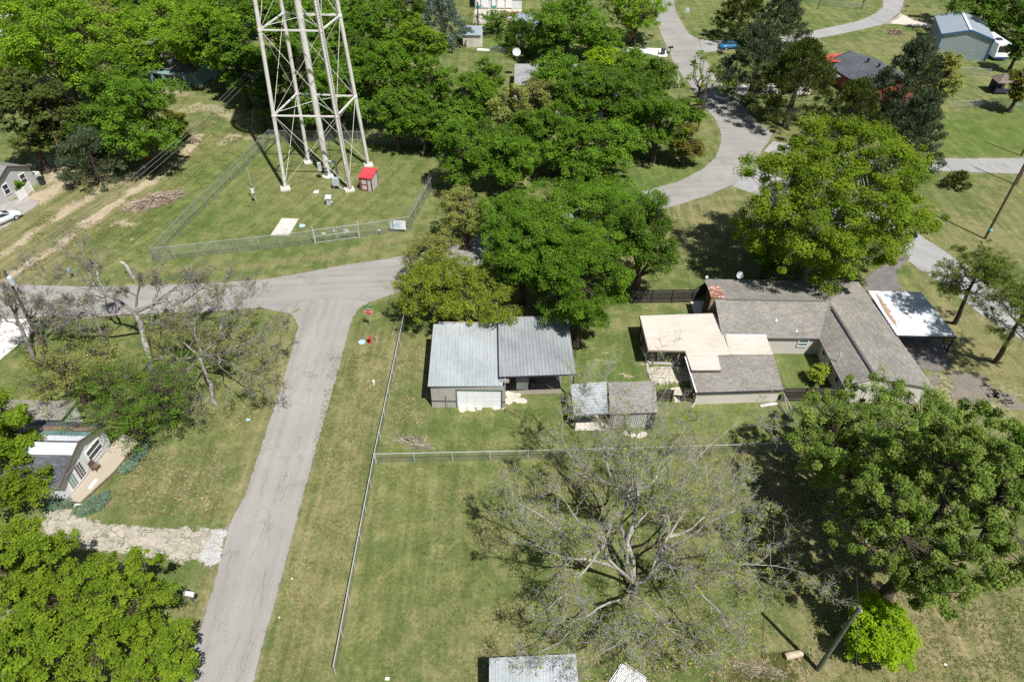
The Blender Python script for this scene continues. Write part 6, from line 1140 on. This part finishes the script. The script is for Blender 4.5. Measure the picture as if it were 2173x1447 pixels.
bare('bleached forked dead snag on the verge left of the road', (1440, 185), (1438, 180, .8), [(1426, 160, 2.2), (1436, 152, 2.6), (1443, 165, 1.6)], .16, (2,), (.35,), 0, 'bud', .1, barkw, 'dead_snag', .03, cat='snag')
# sycamore and shrub by the ranch house
leafy('ybright', 1750, 446, 400, 325, 'huge bright sycamore towering behind the ranch house', base=(1702, 592), dens=1.5, limbs=16, bk=barkp, tr=1.1, crk=.85)
leafy('green', 1632, 545, 85, 95, 'green shrub at the foot of the huge sycamore', clear=.1, name='shrub', cat='shrub')
# trees behind the garage
leafy('green', 1215, 480, 380, 220, 'wide green tree straddling the road behind the garage', clear=2.5, limbs=12, crk=.85)
leafy('green', 1235, 615, 235, 250, 'drooping green tree behind the open garage bay', clear=1.2, droop=.7, crk=.9, dens=1.2)
leafy('deep', 1365, 515, 175, 220, 'open green tree with hanging boughs above the board fence', clear=1.5, dens=.75, droop=.4)
leafy('green', 1310, 440, 230, 130, 'green crown at the upper right of the tree cluster behind the garage', clear=2.5)
leafy('green', 1090, 465, 180, 140, 'green tree over the road just above the garage cluster', clear=1.5)
leafy('green', 1110, 540, 210, 220, 'dark-hearted green tree between the feathery tree and the wide tree', clear=1.0)
leafy('willow', 945, 612, 260, 190, 'feathery yellow-green tree overhanging the left garage roof', clear=1.0, dens=.75, lsz=.8, droop=.8, crk=.75)
leafy('olive', 925, 540, 170, 130, 'thin olive tree leaning over the road junction', clear=1.2, dens=.45, lsz=.75, droop=.5, crk=.8)
leafy('olive', 985, 455, 150, 130, 'sparse grey-olive tree beside the corner of the tower enclosure', clear=1.2, dens=.5, lsz=.8, crk=.8)
leafy('willow', 1055, 655, 115, 120, 'small thin yellow-green tree touching the step between the garage roofs', clear=1.6, dens=.55, lsz=.75, droop=.7)
# lower right
leafy('oak', 1850, 955, 355, 295, 'dark speckled oak in front of the ranch house wing', clear=1.6, limbs=12, crk=.5, lsz=.95, dens=1.0, flat=1.0, up=.55)
leafy('oak', 1985, 1110, 375, 430, 'largest dark speckled oak at lower right above the dry grass', clear=1.5, limbs=12, crk=.5, lsz=.95, dens=1.0, flat=1.0, up=.55)
leafy('deep', 2165, 985, 130, 260, 'shaded dark green tree cut by the right edge', clear=1.0)
leafy('lime', 1866, 1352, 165, 130, 'bright lime shrub beside the leaning near pole', clear=.1, name='shrub', cat='shrub', crk=.8); leafy('lime', 1842, 1278, 70, 62, 'smaller lime shrub just behind the top of the near pole', clear=.3, name='shrub', cat='shrub')
# lower left
leafy('ybright', 60, 1195, 190, 200, 'bright green tree at the left edge beside the broken stone driveway', clear=.8, crk=.62, dens=.85)
leafy('ybright', 215, 1310, 270, 230, 'largest bright green tree at the bottom left', clear=1.0, limbs=12, crk=.62, dens=.85)
leafy('ybright', 50, 1385, 210, 190, 'bright green tree filling the bottom left corner', clear=.8, crk=.62, dens=.85)
leafy('ybright', 345, 1405, 170, 150, 'bright green tree reaching over the lane at the bottom edge', clear=1.0, crk=.62, dens=.85)
leafy('ybright', 0, 920, 130, 190, 'bright green tree hiding the left part of the white cottage roof', clear=1.2)
leafy('ybright', 40, 1030, 150, 90, 'leafy tree over the front corner of the white cottage', clear=.8, dens=.7)
leafy('green', 285, 848, 290, 115, 'low spreading mesquite over the far end of the deck', base=(305, 932), dens=.3, lsz=.65, flat=.5, limbs=12, crk=.75, clear=1.5)
leafy('olive', 150, 788, 210, 95, 'thin yellow-green mesquite behind the white cottage', dens=.26, lsz=.7, limbs=10, crk=.8, clear=1.0)
leafy('willow', 1738, 792, 52, 50, 'round green shrub in the courtyard against the wing wall', clear=.05, name='shrub', cat='shrub')
leafy('green', 43, 394, 20, 26, 'small green shrub between the windows of the grey cottage', clear=.2, name='shrub', cat='shrub')
# pines
pine('tall pine nearest the carport with round needle crown', (2026, 686), (-2.9, -2.7, 10.2), 5.4); pine('second pine at the right edge beside the side road', (2111, 769), (-2.6, -2.5, 10.6), 5.2)
# big bare trees
bare('huge half-bare pecan with pale limbs and fresh buds in the lower yard', (1345, 1252), (1346, 1238, .9), [(1300, 880, 10.5, .9), (1400, 850, 10.5, 1.0), (1500, 1000, 9.0, .9), (1180, 1040, 9.0, .8), (1255, 1400, 4.2, .7), (1600, 1180, 7.5, .8), (1228, 840, 9.5, .9), (1455, 905, 9.5, .9), (1600, 1070, 7.5, .7), (1560, 1340, 4.5, .7), (1500, 1400, 4.0, .8), (1365, 1430, 3.5, .7), (1165, 1290, 5.5, .85), (1120, 1150, 7.5, .8), (1330, 1010, 11.0, .9), (1420, 1060, 10.0, .8), (1560, 1010, 8.0, .8), (1230, 1130, 9.0, .7), (1350, 940, 10, .7), (1090, 1060, 7, .7), (1725, 1225, 5.0, .45), (1530, 1180, 8, .7), (1180, 930, 8.5, .7), (1150, 1380, 4.5, .7), (1560, 900, 7.5, .6), (1440, 1240, 7, .7)], .27, (14, 10, 7), (.36, .45, .52), .22, 'bud', .12, barkp, 'pecan_tree', .0105, nl=2, tipr=.3)
bare('leaning bare tree with broken limbs left of the lane', (322, 800), (285, 665, 4.2), [(165, 515, 9, 1.1), (395, 585, 7, .9), (105, 700, 4.5, 1.0), (450, 640, 6, .9), (300, 590, 8, .8), (200, 560, 8.0, .8), (345, 560, 8, .8), (60, 640, 5, .6), (220, 720, 3.5, .5), (520, 610, 6, .6), (250, 620, 7, .6), (150, 640, 6, .6), (380, 680, 5, .6), (440, 585, 7, .6), (30, 700, 4, .6), (330, 690, 4.5, .5)], .29, (11, 8, 6), (.34, .45, .5), .08, 'bud', .12, barkg, nl=2, minr=.0135)
bare('slender bare tree closest to the lane on the left lawn', (460, 862), (424, 755, 3.5), [(345, 690, 6, .9), (420, 660, 7.5, .9), (505, 690, 6.5, .9), (560, 745, 5.5, .8), (380, 810, 3.5, .7), (470, 610, 8, .8), (350, 770, 4.5, .6), (575, 810, 4, .7), (600, 690, 5.5, .6), (520, 830, 3.5, .6), (540, 640, 7, .7), (460, 720, 7, .6), (410, 880, 2.5, .5)], .18, (11, 8, 6), (.40, .46, .5), .16, 'bud', .12, barkg, nl=2, minr=.0135)
bare('grey bare tree beside the transformer pole at far left', (70, 760), (42, 690, 3.5), [(8, 600, 7.5, .8), (50, 575, 8, .8), (110, 600, 7, .7), (150, 650, 5.5, .7), (-10, 660, 6, .6), (120, 690, 4, .5), (20, 640, 6.5, .5), (170, 690, 4, .5), (80, 640, 6.5, .6)], .2, (10, 8, 6), (.40, .46, .5), .08, 'bud', .1, barkg, nl=2, minr=.0135)
bare('thin bare tree with budding twigs on the lawn above the deck', (395, 805), (385, 770, 2.0), [(330, 720, 4.5, .8), (385, 690, 5.5, .8), (440, 715, 4.5, .7), (300, 770, 3.0, .6), (470, 760, 3, .5)], .12, (9, 8, 5), (.45, .48, .5), 0.5, 'olive', .12, barkg, nl=3, minr=.009)
# iris beds by the deck
def irisbed(label, px, n):
    P = gs(px); r_ = np.random.default_rng(len(label)); x0, y0 = P[:, 0].min(), P[:, 1].min(); x1, y1 = P[:, 0].max(), P[:, 1].max(); X = r_.uniform(x0, x1, n*6); Y = r_.uniform(y0, y1, n*6); k = inside(X, Y, P); C_ = np.stack([X[k], Y[k], np.full(k.sum(), .22)], 1)[:n]; root = thing('iris_bed', label, 'flower bed', P.mean(0))
    V, F, v = leaves(r_, C_, np.full(len(C_), .22), 26, .34, .8, .3, .2, None, .5); MB().add(V, [F], None, v).build('foliage', LM['iris'], root, att=True); P_ = P.copy(); P_[:, 2] = .03; MB().face(P_).build('soil', pm('bed_soil', (.14, .11, .075), .95, .3, 5), root)
irisbed('blue-green iris bed along the front wall of the white cottage', [(88, 1064), (148, 1062), (152, 1078), (95, 1084)], 90); irisbed('blue-green iris bed at the outer corner of the deck', [(160, 1084), (185, 1066), (232, 1044), (236, 1062), (212, 1085), (170, 1098)], 130); irisbed('blue-green iris bed along the upper edge of the deck', [(255, 1000), (290, 962), (314, 938), (316, 950), (295, 985), (268, 1008)], 90)
r_ = np.random.default_rng(8)
def lawn(px, n): P = gs(px); X = r_.uniform(P[:, 0].min(), P[:, 0].max(), n*3); Y = r_.uniform(P[:, 1].min(), P[:, 1].max(), n*3); k = inside(X, Y, P) & (fbm(X, Y, 1.3, 17)+r_.normal(0, .12, len(X)) > .5); return np.stack([X[k], Y[k], np.full(k.sum(), .02)], 1)[:n]
C_ = np.concatenate([lawn([(805, 990), (1700, 965), (1720, 1240), (1560, 1447), (730, 1447)], 13000), lawn([(700, 760), (830, 740), (700, 1447), (560, 1447), (660, 985)], 4200), lawn([(210, 980), (480, 940), (480, 1100), (240, 1090)], 2200), lawn([(860, 690), (930, 830), (1200, 880), (1640, 870), (1690, 950), (810, 965)], 5200), lawn([(1700, 1300), (2173, 1180), (2190, 1470), (1650, 1460)], 4200), lawn([(60, 720), (600, 670), (520, 940), (330, 940)], 4200), lawn([(330, 550), (870, 480), (930, 320), (580, 310)], 4000)])
V, F, v = leaves(r_, C_, r_.uniform(.06, .2, len(C_)), 5, .13, .3, .5, .3, None, .3); o = MB().add(V, [F], None, v).build('lawn_tufts', leaf('tuft_blades', (.095, .15, .03), (.27, .27, .11), .3), None, att=True); tag(o, 'short uneven tufts standing up through the mown lawns', 'grass', kind='stuff')
def under(px, n): P = gs(px); X = r_.uniform(P[:, 0].min(), P[:, 0].max(), n*3); Y = r_.uniform(P[:, 1].min(), P[:, 1].max(), n*3); k = inside(X, Y, P) & (fbm(X, Y, 2.4, 37) > .47); return np.stack([X[k], Y[k], np.full(k.sum(), .05)], 1)[:n]
C_ = np.concatenate([under([(1020, 960), (1640, 960), (1720, 1240), (1560, 1447), (1000, 1447)], 3200), under([(1640, 900), (1900, 960), (2050, 1260), (1700, 1300), (1640, 1100)], 3000), under([(150, 680), (600, 690), (520, 920), (300, 900)], 1400), under([(1530, 1390), (1730, 1385), (1720, 1447), (1500, 1447)], 250), under([(150, 940), (480, 960), (470, 1110), (240, 1090)], 900), under([(830, 690), (930, 760), (910, 900), (830, 900)], 600)])
V, F, v = leaves(r_, C_, np.full(len(C_), .12), 2, .15, .1, 2.5); o = MB().add(V, [F], None, v).build('leaf_litter', leaf('dry_leaves', (.16, .10, .05), (.46, .38, .25), .2), None, att=True); tag(o, 'dry fallen leaves scattered on the grass under the big trees', 'leaf litter', kind='stuff')
# rough weeds: uncountable
r_ = np.random.default_rng(5); def_px = []
def scatter(px, n): P = gs(px); X = r_.uniform(P[:, 0].min(), P[:, 0].max(), n*4); Y = r_.uniform(P[:, 1].min(), P[:, 1].max(), n*4); k = inside(X, Y, P); k &= fbm(X, Y, 2.2, 91) > .5; return np.stack([X[k], Y[k], np.full(k.sum(), .05)], 1)[:n]
C_ = np.concatenate([scatter([(-20, 560), (150, 400), (330, 320), (540, 190), (560, 290), (320, 530), (120, 590)], 2600), scatter([(380, 190), (530, 190), (560, 300), (400, 290)], 900), scatter([(1530, 1395), (1720, 1380), (1700, 1447), (1500, 1447)], 700), scatter([(1640, 980), (1840, 980), (1880, 1230), (1720, 1240)], 500)])
V, F, v = leaves(r_, C_, r_.uniform(.1, .32, len(C_)), 9, .16, .35, .4, .3, None, .4); o = MB().add(V, [F], None, v).build('weeds', leaf('rough_weeds', (.15, .19, .04), (.32, .30, .14)), None, att=True); tag(o, 'rough weeds and tufts in the unmown ground', 'weeds', kind='stuff')
